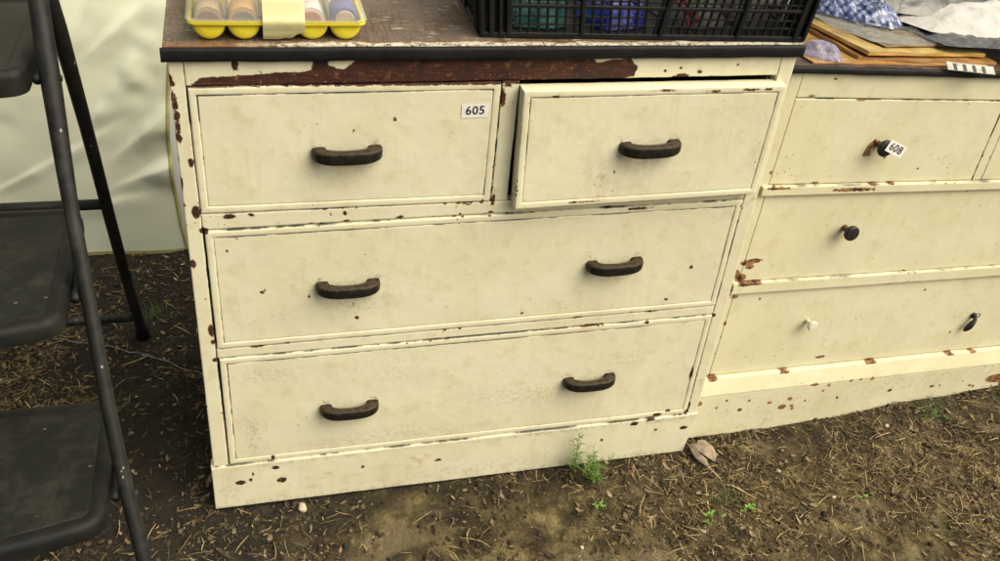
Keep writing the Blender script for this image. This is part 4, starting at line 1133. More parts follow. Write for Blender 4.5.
# ------------------------------------------------------------ tarpaulin behind
def mat_tarp(name, c1, c2, rough=0.33):
    t = NT(name)
    co = t.coord('Object')
    c = t.mix(t.step(t.noise(co, 4.0, 3), 0.35, 0.7), c1, c2)
    weave = t.noise(t.coord('Object', (400, 400, 400)), 1.0, 2)
    nm = t.bump(t.math('ADD', t.math('MULTIPLY', weave, 0.08), t.noise(co, 9.0, 2, 0.4)), 0.3, 0.006)
    t.fin(c, rough, nm, Specular_IOR_Level=0.6)
    return t.m
M_tarp = mat_tarp('cream_tarpaulin', (0.88, 0.90, 0.66), (0.84, 0.86, 0.61), 0.22)
M_tarp2 = mat_tarp('white_tarpaulin', (0.78, 0.78, 0.74), (0.70, 0.72, 0.70))
M_hem = mat_simple('yellow_hem', (0.52, 0.46, 0.17), 0.45, (0.40, 0.36, 0.14), 120)
tarp = thing('tarpaulin', 'glossy cream tarpaulin wall hanging behind the step stool', 'tarpaulin', (-0.9, 0.86, 0))
def hem_x(z):
    pts = [(0.0, -0.060), (0.07, -0.0690), (0.20, -0.0770), (0.30, -0.0765), (0.41, -0.066), (0.64, -0.034), (1.5, 0.03), (2.4, 0.06)]
    return np.interp(z, [p[0] for p in pts], [p[1] for p in pts])
RIDG = [  # x, z, angle deg, half length, half width, height : folds of the sheet, lit from above
    (-0.33, 0.255, 30, 0.17, 0.009, 0.006), (-0.155, 0.455, 52, 0.13, 0.024, 0.018), (-0.11, 0.60, 40, 0.12, 0.022, 0.012),
    (-0.100, 0.345, 42, 0.09, 0.022, 0.019), (-0.085, 0.235, 24, 0.085, 0.020, 0.017), (-0.18, 0.64, 62, 0.10, 0.020, 0.010),
    (-0.25, 0.135, 12, 0.12, 0.010, 0.006), (-0.42, 0.52, 50, 0.22, 0.03, 0.012), (-0.60, 0.33, 35, 0.3, 0.03, 0.016), (-0.9, 0.8, 60, 0.5, 0.04, 0.02), (-1.2, 0.4, 40, 0.4, 0.04, 0.02)]
def tarp_y(X, Z):
    y = 0.008 * np.sin(X * 9 + Z * 2) + 0.003 * np.sin(X * 23 - Z * 6 + 1)
    P = np.stack([X, Z], 1)
    y = y + 0.006 * vnoise(P, 5, 2, 2)
    for (x0, z0, a, hl, hw, h) in RIDG:
        c, s = math.cos(R_(a)), math.sin(R_(a))
        u = (X - x0) * c + (Z - z0) * s; v = -(X - x0) * s + (Z - z0) * c
        w = hw * (0.45 + 0.75 * np.clip((u + hl) / (2 * hl), 0, 1))
        w = np.where(v < 0, w * 3.2, w)
        y = y - h * np.exp(-(v / w) ** 2) * np.exp(-(u / hl) ** 2) * (0.8 + 0.3 * vnoise(P, 24, a, 1))
    return y
nz = 260; nx = 340
zz = np.concatenate([np.linspace(0.0, 0.85, 200), np.linspace(0.86, 2.4, 60)])
ss = np.linspace(0, 1, nx)
S, Zg = np.meshgrid(ss, zz, indexing='ij')
xr = hem_x(Zg)
Xg = -2.0 + (xr - 0.006 + 2.0) * (1 - (1 - S) ** 1.5)
Yg = tarp_y(Xg.ravel(), Zg.ravel()).reshape(Xg.shape)
bot = -0.020 * (Xg + 0.06) 
Zt = Zg + (1 - Zg / 2.4) * (bot * 0.0) + 0.004
def shell(name, X, Y, Z, mat, parent, off, th=0.0012):
    nu, nv = X.shape
    F = grid_faces(nu, nv)
    A = np.stack([X.ravel() - off[0], Y.ravel(), Z.ravel()], 1); B = A.copy(); B[:, 1] += th
    me = np_mesh(name, np.concatenate([A, B]), np.concatenate([F, F[:, ::-1] + len(A)]))
    return link(name, me, mat, parent, smooth=True)
shell('sheet', Xg, Yg, Zt, M_tarp, tarp, (-0.9, 0))
hs_ = np.linspace(0, 1, 4)
Sh, Zh = np.meshgrid(hs_, zz, indexing='ij')
xe = hem_x(Zh); Xh = xe - 0.0065 + 0.0085 * Sh
Yh = tarp_y(Xh.ravel(), Zh.ravel()).reshape(Xh.shape) - 0.001 - 0.0015 * np.sin(Sh * math.pi)
shell('side_hem', Xh, Yh, Zh + 0.004, M_hem, tarp, (-0.9, 0), 0.004)
xb = -2.0 + (hem_x(0.0) + 2.0) * np.linspace(0, 1, 160)
Xb, Zb = np.meshgrid(xb, np.array([0.001, 0.003, 0.0085, 0.0105]), indexing='ij')
Yb = tarp_y(Xb.ravel(), Zb.ravel()).reshape(Xb.shape) - 0.0022
shell('bottom_hem', Xb, Yb, Zb, M_hem, tarp, (-0.9, 0), 0.005)
tarp2 = thing('tarpaulin', 'white sheet edge showing between the cream tarpaulin and the chipped chest', 'tarpaulin', (0.6, 0.93, 0))
x2 = np.linspace(-0.30, 2.6, 260); z2 = np.linspace(0.0, 2.4, 120)
X2, Z2 = np.meshgrid(x2, z2, indexing='ij')
Y2 = 0.02 * np.sin(X2 * 12) + 0.01 * np.sin(X2 * 31 + Z2 * 3) 
shell('sheet', X2, Y2, Z2 + 0.004, M_tarp2, tarp2, (0.6, 0))

# ------------------------------------------------------------ things on the chipped chest
TZ = 0.8632
M_yel = mat_simple('yellow_plastic', (0.78, 0.66, 0.035), 0.32, (0.72, 0.60, 0.03), 30)
def mat_clear(name, tint=(0.9, 0.9, 0.85), alpha=0.22, rough=0.12, bump=0.0, bscale=60, frm=0.9):
    t = NT(name)
    tr = t.new('ShaderNodeBsdfTransparent'); tr.inputs[0].default_value = (1, 1, 1, 1)
    t.fin(tint, rough, t.bump(t.noise(t.coord('Object'), bscale, 4, 0.6), bump, 0.004) if bump else None, Specular_IOR_Level=0.7)
    mx = t.new('ShaderNodeMixShader')
    fr = t.new('ShaderNodeFresnel'); fr.inputs[0].default_value = 1.45
    f = t.math('ADD', t.math('MULTIPLY', fr.outputs[0], frm), alpha, clamp=True)
    t.l.new(f, mx.inputs[0]); t.l.new(tr.outputs[0], mx.inputs[1]); t.l.new(t.b.outputs[0], mx.inputs[2])
    t.l.new(mx.outputs[0], t.out.inputs[0])
    return t.m
M_clear = mat_clear('clear_plastic_lid', (0.85, 0.85, 0.78), 0.13, 0.10)
M_tape = mat_clear('masking_tape', (0.70, 0.66, 0.32), 0.80, 0.5)
TX, TY = 0.0330, 0.0135        # left front corner of the tray
tray = thing('spool_tray', 'yellow plastic tray with clear lid holding spools, taped shut, on the chipped chest', 'tray', (TX + 0.110, TY, TZ), (0, 0, R_(-0.6)))
PW = 0.0440; HW = 2.5 * PW; DEP = 0.20
def halfcyl(i):
    cx = -HW + PW * (i + 0.5); r = PW * 0.485; zr = 0.0222
    b = MB(); n = 18
    ang = [math.pi + math.pi * k / n for k in range(n + 1)]
    rows = [(0.0, 0.50), (0.0006, 0.80), (0.0025, 0.94), (0.0065, 1.0), (DEP, 1.0)]
    vs = []
    for (y, k) in rows:
        for a in ang: vs.append((cx + r * k * math.cos(a), y, zr + zr * k * math.sin(a)))
    m = n + 1
    fs = [(j * m + q, j * m + q + 1, (j + 1) * m + q + 1, (j + 1) * m + q) for j in range(len(rows) - 1) for q in range(n)]
    fs.append(tuple(range(m)))
    fs.append(tuple(range((len(rows) - 1) * m, len(rows) * m))[::-1])
    b.add(vs, fs)
    # inner skin
    vi = [(x * 1.0 + (cx - x) * 0.06, min(max(y, 0.004), DEP - 0.004), z + (zr - z) * 0.06) for (x, y, z) in vs]
    b.add(vi, [f[::-1] for f in fs])
    o = b.build('compartment', M_yel, tray, fix=False); autosmooth(o, 50)
    return o
for i in range(5): halfcyl(i)
# rim: flat flange with rolled edge
def rrect(hw, y0, y1, rc, n=6):
    pts = []
    for (cx, cy, a0) in ((hw - rc, y1 - rc, 0), (-hw + rc, y1 - rc, 90), (-hw + rc, y0 + rc, 180), (hw - rc, y0 + rc, 270)):
        for k in range(n + 1):
            a = R_(a0 + 90 * k / n); pts.append((cx + rc * math.cos(a), cy + rc * math.sin(a)))
    return pts
def ring_loft(loops, cap=True):
    vs = []; fs = []
    n = len(loops[0][0])
    for pts, z in loops: vs += [(x, y, z) for x, y in pts]
    for l in range(len(loops) - 1):
        for i in range(n): fs.append((l * n + i, l * n + (i + 1) % n, (l + 1) * n + (i + 1) % n, (l + 1) * n + i))
    if cap: fs.append(tuple(range((len(loops) - 1) * n, len(loops) * n)))
    return vs, fs
vs, fs = ring_loft([(rrect(HW - 0.001, 0.003, DEP - 0.003, 0.008), 0.0217), (rrect(HW + 0.004, -0.004, DEP + 0.004, 0.010), 0.0217), (rrect(HW + 0.005, -0.005, DEP + 0.005, 0.010), 0.0237), (rrect(HW + 0.004, -0.004, DEP + 0.004, 0.010), 0.0262), (rrect(HW - 0.001, 0.003, DEP - 0.003, 0.008), 0.0262)], False)
autosmooth(MB().add(vs, fs).build('rim', M_yel, tray), 50)
lid_l = [(rrect(HW + 0.006, -0.006, DEP + 0.006, 0.011), 0.0267), (rrect(HW + 0.0065, -0.0065, DEP + 0.0065, 0.011), 0.0287), (rrect(HW + 0.001, -0.001, DEP + 0.001, 0.010), 0.0302), (rrect(HW - 0.003, 0.004, DEP - 0.004, 0.010), 0.050), (rrect(HW - 0.006, 0.008, DEP - 0.008, 0.010), 0.0535), (rrect(HW - 0.012, 0.014, DEP - 0.014, 0.010), 0.055)]
vs, fs = ring_loft(lid_l)
lid = autosmooth(MB().add(vs, fs).build('lid', M_clear, tray), 60)
# dividers moulded in the lid
for i in range(1, 5):
    if i in (3,): continue
    x = -HW + PW * i
    MB().box(x - 0.0008, x + 0.0008, 0.006, DEP - 0.01, 0.031, 0.052, 0.0003).build('rib', M_clear, lid)
# wide strip of tape round the middle
tp = []
xa, xb_ = -0.0200, 0.0340
path = [(0.006, 0.0008), (-0.0005, 0.0025), (-0.0022, 0.010), (-0.0052, 0.018), (-0.0078, 0.0245), (-0.0078, 0.029), (-0.0055, 0.0315), (0.0005, 0.036), (0.0030, 0.050), (0.0070, 0.0545), (0.014, 0.0562), (DEP * 0.5, 0.0564), (DEP - 0.014, 0.0562), (DEP - 0.003, 0.050), (DEP + 0.008, 0.033), (DEP + 0.004, 0.015)]
nx_ = 15
vs = []
for (y, z) in path:
    for i in range(nx_):
        x = xa + (xb_ - xa) * i / (nx_ - 1)
        wob = 0.0006 * noise.noise(Vector((x * 130, y * 60, z * 70)))
        zz_ = z + wob
        if z < 0.012: zz_ = z + (0.0115 - z) * min(1.0, max(0.0, (x - 0.016) / 0.008)) * 0.8 + 0.002 * max(0.0, math.sin(x * 160))
        vs.append((x + 0.001 * noise.noise(Vector((z * 90, y * 90, 2))), y + wob - 0.0006, zz_))
fs = [(j * nx_ + i, j * nx_ + i + 1, (j + 1) * nx_ + i + 1, (j + 1) * nx_ + i) for j in range(len(path) - 1) for i in range(nx_ - 1)]
MB().add(vs, fs).build('tape_strip', M_tape, tray, fix=False, smooth=True)
# spools standing in the compartments
def spool(i, row, cout, ccore, name_, label):
    cx = TX + 0.110 - HW + PW * (i + 0.5); y0 = TY + 0.012 + row * 0.09
    mo = mat_simple(name_ + '_thread', cout, 0.7, tuple(c * 0.75 for c in cout), 200, 0.4, 400)
    mc = mat_simple(name_ + '_core', ccore, 0.6, tuple(c * 0.8 for c in ccore), 100)
    r = thing('spool', label, 'spool', (cx, y0, TZ + 0.0232), (0, 0, 0), 'spools in the yellow tray')
    RY = Matrix.Rotation(R_(-90), 4, 'X')
    autosmooth(MB().lathe([(0.008, 0.001), (0.0180, 0.0), (0.0190, 0.002), (0.0190, 0.035), (0.0184, 0.045), (0.008, 0.044)], 28, 0, RY).build('thread', mo, r), 50)
    autosmooth(MB().lathe([(0.004, -0.001), (0.0125, -0.002), (0.0135, -0.001), (0.0135, 0.0005)], 24, 0, RY).build('core', mc, r), 50)
    return r
SP = [((0.50, 0.36, 0.16), (0.30, 0.17, 0.08), 'tan', 'tan spool in the first compartment of the yellow tray'),
      ((0.62, 0.36, 0.08), (0.26, 0.20, 0.13), 'ochre', 'ochre spool in the second compartment of the yellow tray'),
      ((0.45, 0.40, 0.30), (0.25, 0.2, 0.14), 'beige', 'beige spool under the tape in the middle of the yellow tray'),
      ((0.82, 0.78, 0.70), (0.55, 0.26, 0.12), 'white', 'white spool right of the tape in the yellow tray'),
      ((0.10, 0.11, 0.28), (0.52, 0.40, 0.24), 'blue', 'dark blue spool in the last compartment of the yellow tray')]
for i, (a, b_, n_, l_) in enumerate(SP): spool(i, 0, a, b_, n_, l_)

# black plastic crate
M_crate = mat_simple('black_crate_plastic', (0.0055, 0.006, 0.0048), 0.6, (0.013, 0.013, 0.010), 40, 0.15, 150, 0.0005, Specular_IOR_Level=0.22)
CW, CD, CH = 0.505, 0.34, 0.20
CX, CY = 0.421, 0.026
crate = thing('crate', 'black plastic mesh crate full of odds and ends on the chipped chest', 'crate', (CX, CY, TZ), (0, 0, R_(-2.7)))
def flare(v):   # walls lean out a little towards the top
    x, y, z = v
    k = 0.10 * z
    x += k if x > CW * 0.5 else -k
    y += -k * 0.35 if y < CD * 0.5 else k * 0.35
    return (x, y, z)
def wall(L, ribs, y0, parent, M, post=0.045, label=None):
    """one lattice wall along x from 0 to L, its outer face at y0"""
    bars = MB(); rb = MB(); rl = MB(); po = MB()
    rl.box(0.0, L, y0 - 0.002, y0 + 0.010, 0.0, 0.0080, 0.001)
    for z in (0.0440, 0.0950, 0.150): rl.box(post - 0.002, L - post * 0.5 + 0.002, y0 - 0.0015, y0 + 0.006, z, z + 0.0052, 0.0008)
    rl.box(0.0, L, y0 - 0.004, y0 + 0.012, CH - 0.012, CH, 0.002)
    xs0, xs1 = post, L - post * 0.5
    z = 0.0195
    while z < CH - 0.02:
        if min(abs(z - q) for q in (0.0466, 0.0976, 0.1526)) > 0.006:
            bars.box(xs0, xs1, y0 + 0.0012, y0 + 0.0046, z - 0.0013, z + 0.0013, 0.0004)
        z += 0.0119
    x = xs0
    while x < xs1 + 0.001:
        bars.box(x - 0.0016, x + 0.0016, y0 + 0.0008, y0 + 0.0050, 0.007, CH - 0.011, 0.0004); x += 0.01345
    def fl(b):
        b.v = [flare(M @ Vector(v)) for v in b.v]; return b
    w = fl(bars).build('lattice_wall', M_crate, parent, fix=False)
    fl(rl).build('rail', M_crate, w, fix=False)
    for x in list(ribs):
        fl(MB().box(x - 0.0030, x + 0.0030, y0 - 0.0035, y0 + 0.008, 0.004, CH - 0.006, 0.0009)).build('rib', M_crate, w, fix=False)
    for (a, c_) in ((0.0, 0.006), (0.013, 0.020), (0.027, 0.032), (0.038, post)):
        po.box(a, c_, y0 - 0.0035, y0 + 0.008, 0.003, CH - 0.004, 0.0010)
    po.box(0.001, post - 0.001, y0 + 0.0035, y0 + 0.007, 0.003, CH - 0.005, 0.0005)
    fl(po).build('corner_post', M_crate, w, fix=False)
    po = MB()
    for (a, c_) in ((0.0, 0.006), (0.014, 0.0225)):
        po.box(L - c_, L - a, y0 - 0.0035, y0 + 0.008, 0.003, CH - 0.004, 0.0010)
    po.box(L - 0.022, L - 0.001, y0 + 0.0035, y0 + 0.007, 0.003, CH - 0.005, 0.0005)
    fl(po).build('corner_post', M_crate, w, fix=False)
wall(CW, [0.150, 0.268, 0.391], 0.0, crate, Matrix())
wall(CW, [0.150, 0.268, 0.391], 0.0, crate, Matrix.Translation((CW, CD, 0)) @ Matrix.Rotation(math.pi, 4, 'Z'))
wall(CD - 0.020, [0.12, 0.22], 0.0, crate, Matrix.Translation((0, CD - 0.010, 0)) @ Matrix.Rotation(-math.pi / 2, 4, 'Z'))
wall(CD - 0.020, [0.12, 0.22], 0.0, crate, Matrix.Translation((CW, 0.010, 0)) @ Matrix.Rotation(math.pi / 2, 4, 'Z'))
MB().box(0.009, CW - 0.009, 0.009, CD - 0.009, 0.0015, 0.0055, 0.0005).build('base', M_crate, crate)
cm = crate.matrix_basis
def inc(x, y, z): return (Matrix.Translation((CX, CY, TZ)) @ Matrix.Rotation(R_(-2.7), 4, 'Z')) @ Vector((x, y, z))
def bagmat(name, c1, c2, rough=0.2, bump=0.6):
    t = NT(name); co = t.coord('Object')
    c = t.mix(t.step(t.noise(co, 45.0, 4, 0.65), 0.38, 0.62), c1, c2)
    v = t.voro(co, 38.0, 'DISTANCE_TO_EDGE')
    return t.fin(c, rough, t.bump(t.math('ADD', t.math('MINIMUM', v, 0.12), t.math('MULTIPLY', t.noise(co, 90.0, 4, 0.7), 0.25)), bump, 0.006), Specular_IOR_Level=0.7)
M_teal = bagmat('teal_plastic', (0.020, 0.16, 0.13), (0.12, 0.33, 0.28))
M_blue = bagmat('blue_plastic', (0.012, 0.022, 0.30), (0.025, 0.05, 0.42))
M_grey = bagmat('dark_grey_cloth', (0.03, 0.03, 0.03), (0.10, 0.09, 0.07), 0.6)
def item(name, x, y, sx, sy, h, seed, mat, label, cat, rot=0.0, z=0.0062, **kw):
    p = inc(x, y, z)
    return setp(crumpled(name, p.x, p.y, p.z, sx, sy, h, seed, mat, None, rot=rot, **kw), label, cat)
item('plastic_bundle', 0.095, 0.075, 0.048, 0.055, 0.085, 1, M_teal, 'crumpled teal plastic bundle inside the left end of the crate', 'bundle')
item('plastic_bag', 0.215, 0.080, 0.050, 0.058, 0.060, 2, M_blue, 'crumpled bright blue plastic bag inside the middle of the crate', 'plastic bag')
item('rag', 0.345, 0.09, 0.050, 0.06, 0.045, 3, M_grey, 'dark grey rag inside the crate under the clothes pegs', 'rag')
item('rag', 0.440, 0.10, 0.040, 0.06, 0.040, 4, M_grey, 'dark rag in the right end of the crate under white pegs', 'rag')
# clothes pegs: two legs and a wire spring
def peg(x, y, z, ang, col, cname, label, tilt=0.5, s=1.0):
    p = inc(x, y, z)
    mt = mat_simple('peg_' + cname, col, 0.35, tuple(c * 0.8 for c in col), 60)
    r = thing('clothes_peg', label, 'clothes peg', p, (tilt, ang, 0), 'clothes pegs in the crate')
    for k in (-1, 1):
        b = MB()
        prof = [(-0.036, 0.0055), (-0.020, 0.0035), (-0.002, 0.0025), (0.012, 0.0030), (0.026, 0.0055)]
        vs = []
        for (z_, g) in prof:
            for (xx_, yy_) in ((g * k, -0.0045), ((g + 0.004) * k, -0.0045), ((g + 0.004) * k, 0.0045), (g * k, 0.0045)):
                vs.append((xx_ * s, yy_ * s, z_ * s))
        fs = [(i * 4 + q, i * 4 + (q + 1) % 4, (i + 1) * 4 + (q + 1) % 4, (i + 1) * 4 + q) for i in range(4) for q in range(4)]
        fs += [(3, 2, 1, 0), (16, 17, 18, 19)]
        b.add(vs, fs).build('leg', mt, r)
    MB().tube([(0.006 * s * math.cos(a), 0.006 * s * (i / 24 - 0.5), -0.002 + 0.0045 * s * math.sin(a)) for i, a in enumerate(np.linspace(0, 12.56, 25))], 0.0006, 6).build('spring', M_bright, r)
peg(0.318, 0.030, 0.072, 0.15, (0.60, 0.03, 0.03), 'red', 'red clothes peg beside the green pegs in the crate')
peg(0.338, 0.028, 0.072, 0.45, (0.16, 0.55, 0.07), 'green', 'green clothes peg next to the red one in the crate')
peg(0.352, 0.029, 0.073, 0.30, (0.18, 0.58, 0.08), 'green', 'second green clothes peg, right of the first in the crate')
peg(0.312, 0.022, 0.040, 2.6, (0.50, 0.03, 0.03), 'red', 'red clothes peg low behind the crate lattice')
for i, x in enumerate((0.443, 0.456, 0.472)):
    peg(x, 0.030, 0.074, -0.05 + 0.1 * i, (0.70, 0.68, 0.60), 'white', ('leftmost', 'middle', 'rightmost')[i] + ' white clothes peg at the right end of the crate')
M_glass = mat_simple('glass_beads', (0.60, 0.62, 0.55), 0.12, (0.35, 0.38, 0.33), 200, Metallic=0.3)
b = MB()
for k in range(26):
    a = k * 0.55; p = inc(0.163 + 0.006 * math.cos(a) + 0.0006 * k - .006, 0.024 + 0.006 * math.sin(a), 0.066 - 0.0009 * k)
    b.lathe([(0.0004, -0.0021), (0.0017, -0.0013), (0.0021, 0), (0.0017, 0.0013), (0.0004, 0.0021)], 8, 0, Matrix.Translation(p))
setp(b.build('bead_string', M_glass, smooth=True), 'string of small glass beads between the teal and blue plastic in the crate', 'beads')
b = MB()
for k in range(14):
    p = inc(0.392 + 0.003 * math.sin(k * 0.9), 0.024, 0.082 - 0.0032 * k)
    b.lathe([(0.0004, -0.0017), (0.0015, -0.0010), (0.0018, 0), (0.0015, 0.0010), (0.0004, 0.0017)], 8, 0, Matrix.Translation(p))
setp(b.build('bead_chain', M_bright, smooth=True), 'thin metal bead chain hanging inside the crate left of the white pegs', 'chain')

# ------------------------------------------------------------ things on the lower chest
M2 = Matrix.Translation((0.95, 0.045, 0)) @ Euler((-0.042, 0.062, 0.068)).to_matrix().to_4x4()
E2 = (-0.042, 0.062, 0.068)
def w2(x, y, z): return M2 @ Vector((x, y, z))
Z2T = 0.7972
def slab(name, x0, x1, y0, y1, z0, z1, mat, label, cat, yaw=0.0, group=None, wav=0.0035):
    nx_, ny_ = 26, 18; vs = []; fs = []
    cx, cy = (x0 + x1) / 2, (y0 + y1) / 2
    for lay in (1, 0):
        for j in range(ny_ + 1):
            for i in range(nx_ + 1):
                x = x0 + (x1 - x0) * i / nx_; y = y0 + (y1 - y0) * j / ny_
                e = min(i, nx_ - i) / 3; e2 = min(j, ny_ - j) / 3
                puff = min(1, e) * min(1, e2)
                z = (z1 - (1 - puff) * (z1 - z0) * 0.18 + wav * noise.noise(Vector((x * 14, y * 14, z0 * 400)))) if lay else z0
                vs.append((x - cx, y - cy, z))
    N = (nx_ + 1); K_ = N * (ny_ + 1)
    for j in range(ny_):
        for i in range(nx_):
            a = j * N + i; fs.append((a, a + 1, a + N + 1, a + N)); a += K_; fs.append((a + N, a + N + 1, a + 1, a))
    ring = [i for i in range(N)] + [j * N + nx_ for j in range(1, ny_ + 1)] + [ny_ * N + i for i in range(nx_ - 1, -1, -1)] + [j * N for j in range(ny_ - 1, 0, -1)]
    for k in range(len(ring)):
        a, c_ = ring[k], ring[(k + 1) % len(ring)]; fs.append((a, a + K_, c_ + K_, c_))
    vs = [(x + 0.0025 * noise.noise(Vector((y * 22, z * 300, 1))), y + 0.0022 * noise.noise(Vector((x * 26, z * 300, 5))), z) for (x, y, z) in vs]
    p = w2(cx, cy, 0)
    o = MB().add(vs, fs).build(name, mat, None, p, (M2 @ Matrix.Rotation(yaw, 4, 'Z')).to_euler())
    autosmooth(o, 50)
    return setp(o, label, cat, group)
def envmat(name, c1, c2, edge, lay=900):
    """board of stacked sheets: sides show the layers"""
    t = NT(name); co = t.coord('Object')
    c = t.mix(t.step(t.noise(co, 18.0, 4, 0.6), 0.4, 0.65), c1, c2)
    g = t.new('ShaderNodeNewGeometry'); sx = t.new('ShaderNodeSeparateXYZ'); tc = t.new('ShaderNodeTexCoord'); t.l.new(tc.outputs['Normal'], sx.inputs[0])
    side = t.math('SUBTRACT', 1.0, t.step(sx.outputs['Z'], 0.3, 0.7))
    l = t.noise(t.coord('Object', (2, 2, lay)), 1.0, 3, 0.6)
    c = t.mix(side, c, t.mix(t.step(l, 0.42, 0.58), edge, tuple(min(1, e * 1.8) for e in edge)))
    c = t.mix(t.step(t.noise(t.coord('Object', (1, 4, 1), (0, 0, 0.5)), 16.0, 4, 0.7), 0.58, 0.70, 0, 0.6), c, (0.45, 0.42, 0.33))
    return t.fin(c, 0.24, t.bump(t.math('ADD', t.math('MULTIPLY', l, side), t.noise(co, 32.0, 4, 0.65)), 0.55, 0.005), Specular_IOR_Level=0.6)
M_e1 = envmat('orange_folder', (0.42, 0.23, 0.05), (0.28, 0.15, 0.04), (0.26, 0.12, 0.03))
M_e2 = envmat('yellow_folder', (0.54, 0.39, 0.12), (0.36, 0.26, 0.09), (0.40, 0.22, 0.04))
M_e3 = envmat('brown_folder', (0.24, 0.18, 0.085), (0.13, 0.10, 0.05), (0.20, 0.11, 0.03))
G = 'flat folders stacked on the lower chest'
slab('folder', 0.015, 0.400, 0.006, 0.240, Z2T, Z2T + 0.0025, M_e1, 'thin orange sheet lying lowest on the black edged top of the lower chest', 'folder', 0.01, G)
slab('folder', 0.125, 0.430, 0.018, 0.260, Z2T + 0.0028, Z2T + 0.0105, M_e1, 'orange edged folder at the bottom of the stack on the lower chest', 'folder', -0.03, G)
slab('folder', 0.128, 0.402, 0.022, 0.270, Z2T + 0.0128, Z2T + 0.0195, M_e2, 'bright yellow folder, topmost where the stack meets the crate corner', 'folder', 0.05, G)
slab('folder', 0.165, 0.450, 0.050, 0.300, Z2T + 0.0225, Z2T + 0.0255, M_e3, 'brown folder with grey printed bars beneath the plastic bags', 'folder', 0.12, G)
# printed bars on the brown folder
M_greyprint = mat_simple('grey_print', (0.30, 0.28, 0.22), 0.5)
pb = MB()
mt = Matrix.Translation((0.216, 0.093, Z2T + 0.0262)) @ Matrix.Rotation(R_(-24), 4, 'Z')
for k in range(5): pb.box(-0.030, 0.030, -0.022 + 0.010 * k, -0.0165 + 0.010 * k, 0.0, 0.0008, 0, 0, mt)
pb.v = [tuple(M2 @ Vector(v)) for v in pb.v]
setp(pb.build('printed_label', M_greyprint), 'grey barred printed label lying on the brown folder', 'label')
# clear sleeve crumpled over the folders
M_sleeve = mat_clear('clear_plastic_sleeve', (0.45, 0.45, 0.42), 0.05, 0.08, 0.8, 30, 0.4)
p = w2(0.285, 0.150, Z2T + 0.0262)
_o = crumpled('plastic_sleeve', p.x, p.y, p.z, 0.150, 0.105, 0.012, 31, M_sleeve, n=46, fold=0.9, freq=5)
_o.rotation_euler = (M2 @ Matrix.Rotation(0.08, 4, 'Z')).to_euler()
setp(_o, 'crumpled clear plastic sleeve lying over the yellow and brown folders', 'plastic sleeve')
# pouch
M_lilac = mat_clear('lilac_plastic_pouch', (0.38, 0.35, 0.45), 0.40, 0.14, 1.0, 60)
p = w2(0.056, 0.042, Z2T + 0.0028)
setp(crumpled('pouch', p.x, p.y, p.z, 0.036, 0.026, 0.024, 8, M_lilac, rot=-0.5, fold=0.15, freq=1.3, n=30), 'small lilac plastic pouch squeezed between the crate and the folders', 'pouch')
# striped ruler
M_rw = mat_simple('ruler_white', (0.50, 0.48, 0.39), 0.45, (0.30, 0.28, 0.2), 90)
rl = MB(); L_ = 0.092
rl.box(0, L_, 0, 0.0175, 0, 0.0016, 0.0003)
for k in range(4): rl.box(0.012 + k * 0.0185, 0.0185 + k * 0.0185, 0.0005, 0.0145, 0.0017, 0.0021, 0, 1)
mt = M2 @ Matrix.Translation((0.288, -0.0150, Z2T + 0.0015)) @ Matrix.Rotation(R_(-13), 4, 'Z') @ Matrix.Rotation(R_(34), 4, 'X')
rl.v = [tuple(mt @ Vector(v)) for v in rl.v]
setp(rl.build('ruler', [M_rw, M_ink]), 'black and white striped strip sticking out over the black edge of the lower chest', 'ruler')
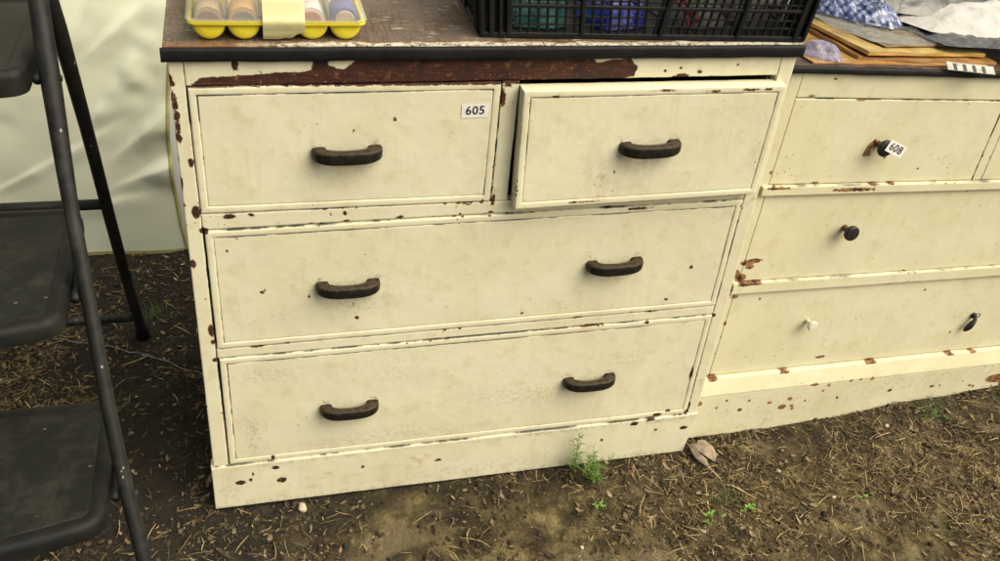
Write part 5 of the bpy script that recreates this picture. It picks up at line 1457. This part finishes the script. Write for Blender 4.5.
# bags and cloth
M_white = mat_simple('white_cloth', (0.50, 0.485, 0.44), 0.7, (0.42, 0.40, 0.35), 12, 0.8, 28, 0.008)
M_olive = bagmat('grey_green_bag', (0.035, 0.038, 0.024), (0.085, 0.085, 0.055), 0.34, 0.5)
M_blackbag = bagmat('black_plastic', (0.014, 0.014, 0.014), (0.06, 0.06, 0.055), 0.25, 0.6)
def checkmat():
    t = NT('blue_checked_cloth'); co = t.coord('Object', (1, 1, 1), (0, 0, 0.6))
    a = t.new('ShaderNodeTexWave', bands_direction='X'); a.inputs['Scale'].default_value = 32; a.inputs['Distortion'].default_value = 5.0; a.inputs['Detail Scale'].default_value = 2.0; t.l.new(co, a.inputs['Vector'])
    b = t.new('ShaderNodeTexWave', bands_direction='Y'); b.inputs['Scale'].default_value = 22; b.inputs['Distortion'].default_value = 5.0; t.l.new(co, b.inputs['Vector'])
    f = t.math('MULTIPLY_ADD', t.step(a.outputs['Fac'], 0.4, 0.7), 0.4, t.math('MULTIPLY', t.step(b.outputs['Fac'], 0.4, 0.7), 0.35))
    f = t.math('ADD', f, t.math('MULTIPLY_ADD', t.noise(t.coord('Object'), 26.0, 5, 0.7), 1.3, -0.55), clamp=True)
    c = t.ramp(f, [(0.0, (0.36, 0.39, 0.52)), (0.4, (0.08, 0.11, 0.24)), (0.8, (0.015, 0.02, 0.05))])
    v = t.voro(t.coord('Object'), 30.0, 'DISTANCE_TO_EDGE')
    return t.fin(c, 0.18, t.bump(t.math('MINIMUM', v, 0.12), 0.7, 0.006), Specular_IOR_Level=0.8)
M_check = checkmat()
def bag(name, x, y, z, sx, sy, h, seed, mat, label, cat, rot=0, **kw):
    p = w2(x, y, z)
    o = crumpled(name, p.x, p.y, p.z, sx, sy, h, seed, mat, rot=0, **kw)
    o.rotation_euler = (M2 @ Matrix.Rotation(rot, 4, 'Z')).to_euler()
    return setp(o, label, cat)
bag('plastic_bag', 0.490, 0.185, Z2T + 0.0300, 0.215, 0.165, 0.020, 21, M_blackbag, 'flattened black plastic bag under the white cloth on the lower chest', 'plastic bag', 0.05, n=44, freq=5)
bag('cloth', 0.520, 0.185, Z2T + 0.038, 0.230, 0.135, 0.042, 22, M_white, 'folded white cloth lying on the black plastic bag', 'cloth', -0.06, n=48, freq=2.2, fold=0.28)
bag('plastic_bag', 0.500, 0.285, Z2T + 0.050, 0.300, 0.130, 0.062, 23, M_olive, 'grey green plastic wrapped bundle on top of the white cloth', 'plastic bag', 0.02, n=50, freq=4)
bag('cloth', 0.240, 0.245, Z2T + 0.0305, 0.085, 0.125, 0.046, 24, M_check, 'blue and white checked cloth in clear plastic beside the crate', 'cloth', 0.75, n=44, freq=4, fold=0.38)
M_red = mat_simple('red_cloth', (0.55, 0.05, 0.07), 0.7, (0.35, 0.03, 0.05), 60)
M_orange = mat_simple('orange_cloth', (0.42, 0.17, 0.08), 0.7, (0.3, 0.12, 0.06), 60)
bag('cloth', 0.700, 0.300, Z2T + 0.100, 0.022, 0.018, 0.014, 25, M_red, 'small red scrap of cloth on the grey green bundle', 'cloth', 0.3)
bag('cloth', 0.680, 0.225, Z2T + 0.058, 0.080, 0.025, 0.022, 26, M_orange, 'orange brown cloth fold between the white cloth and the grey green bundle', 'cloth', 0.05, n=30)
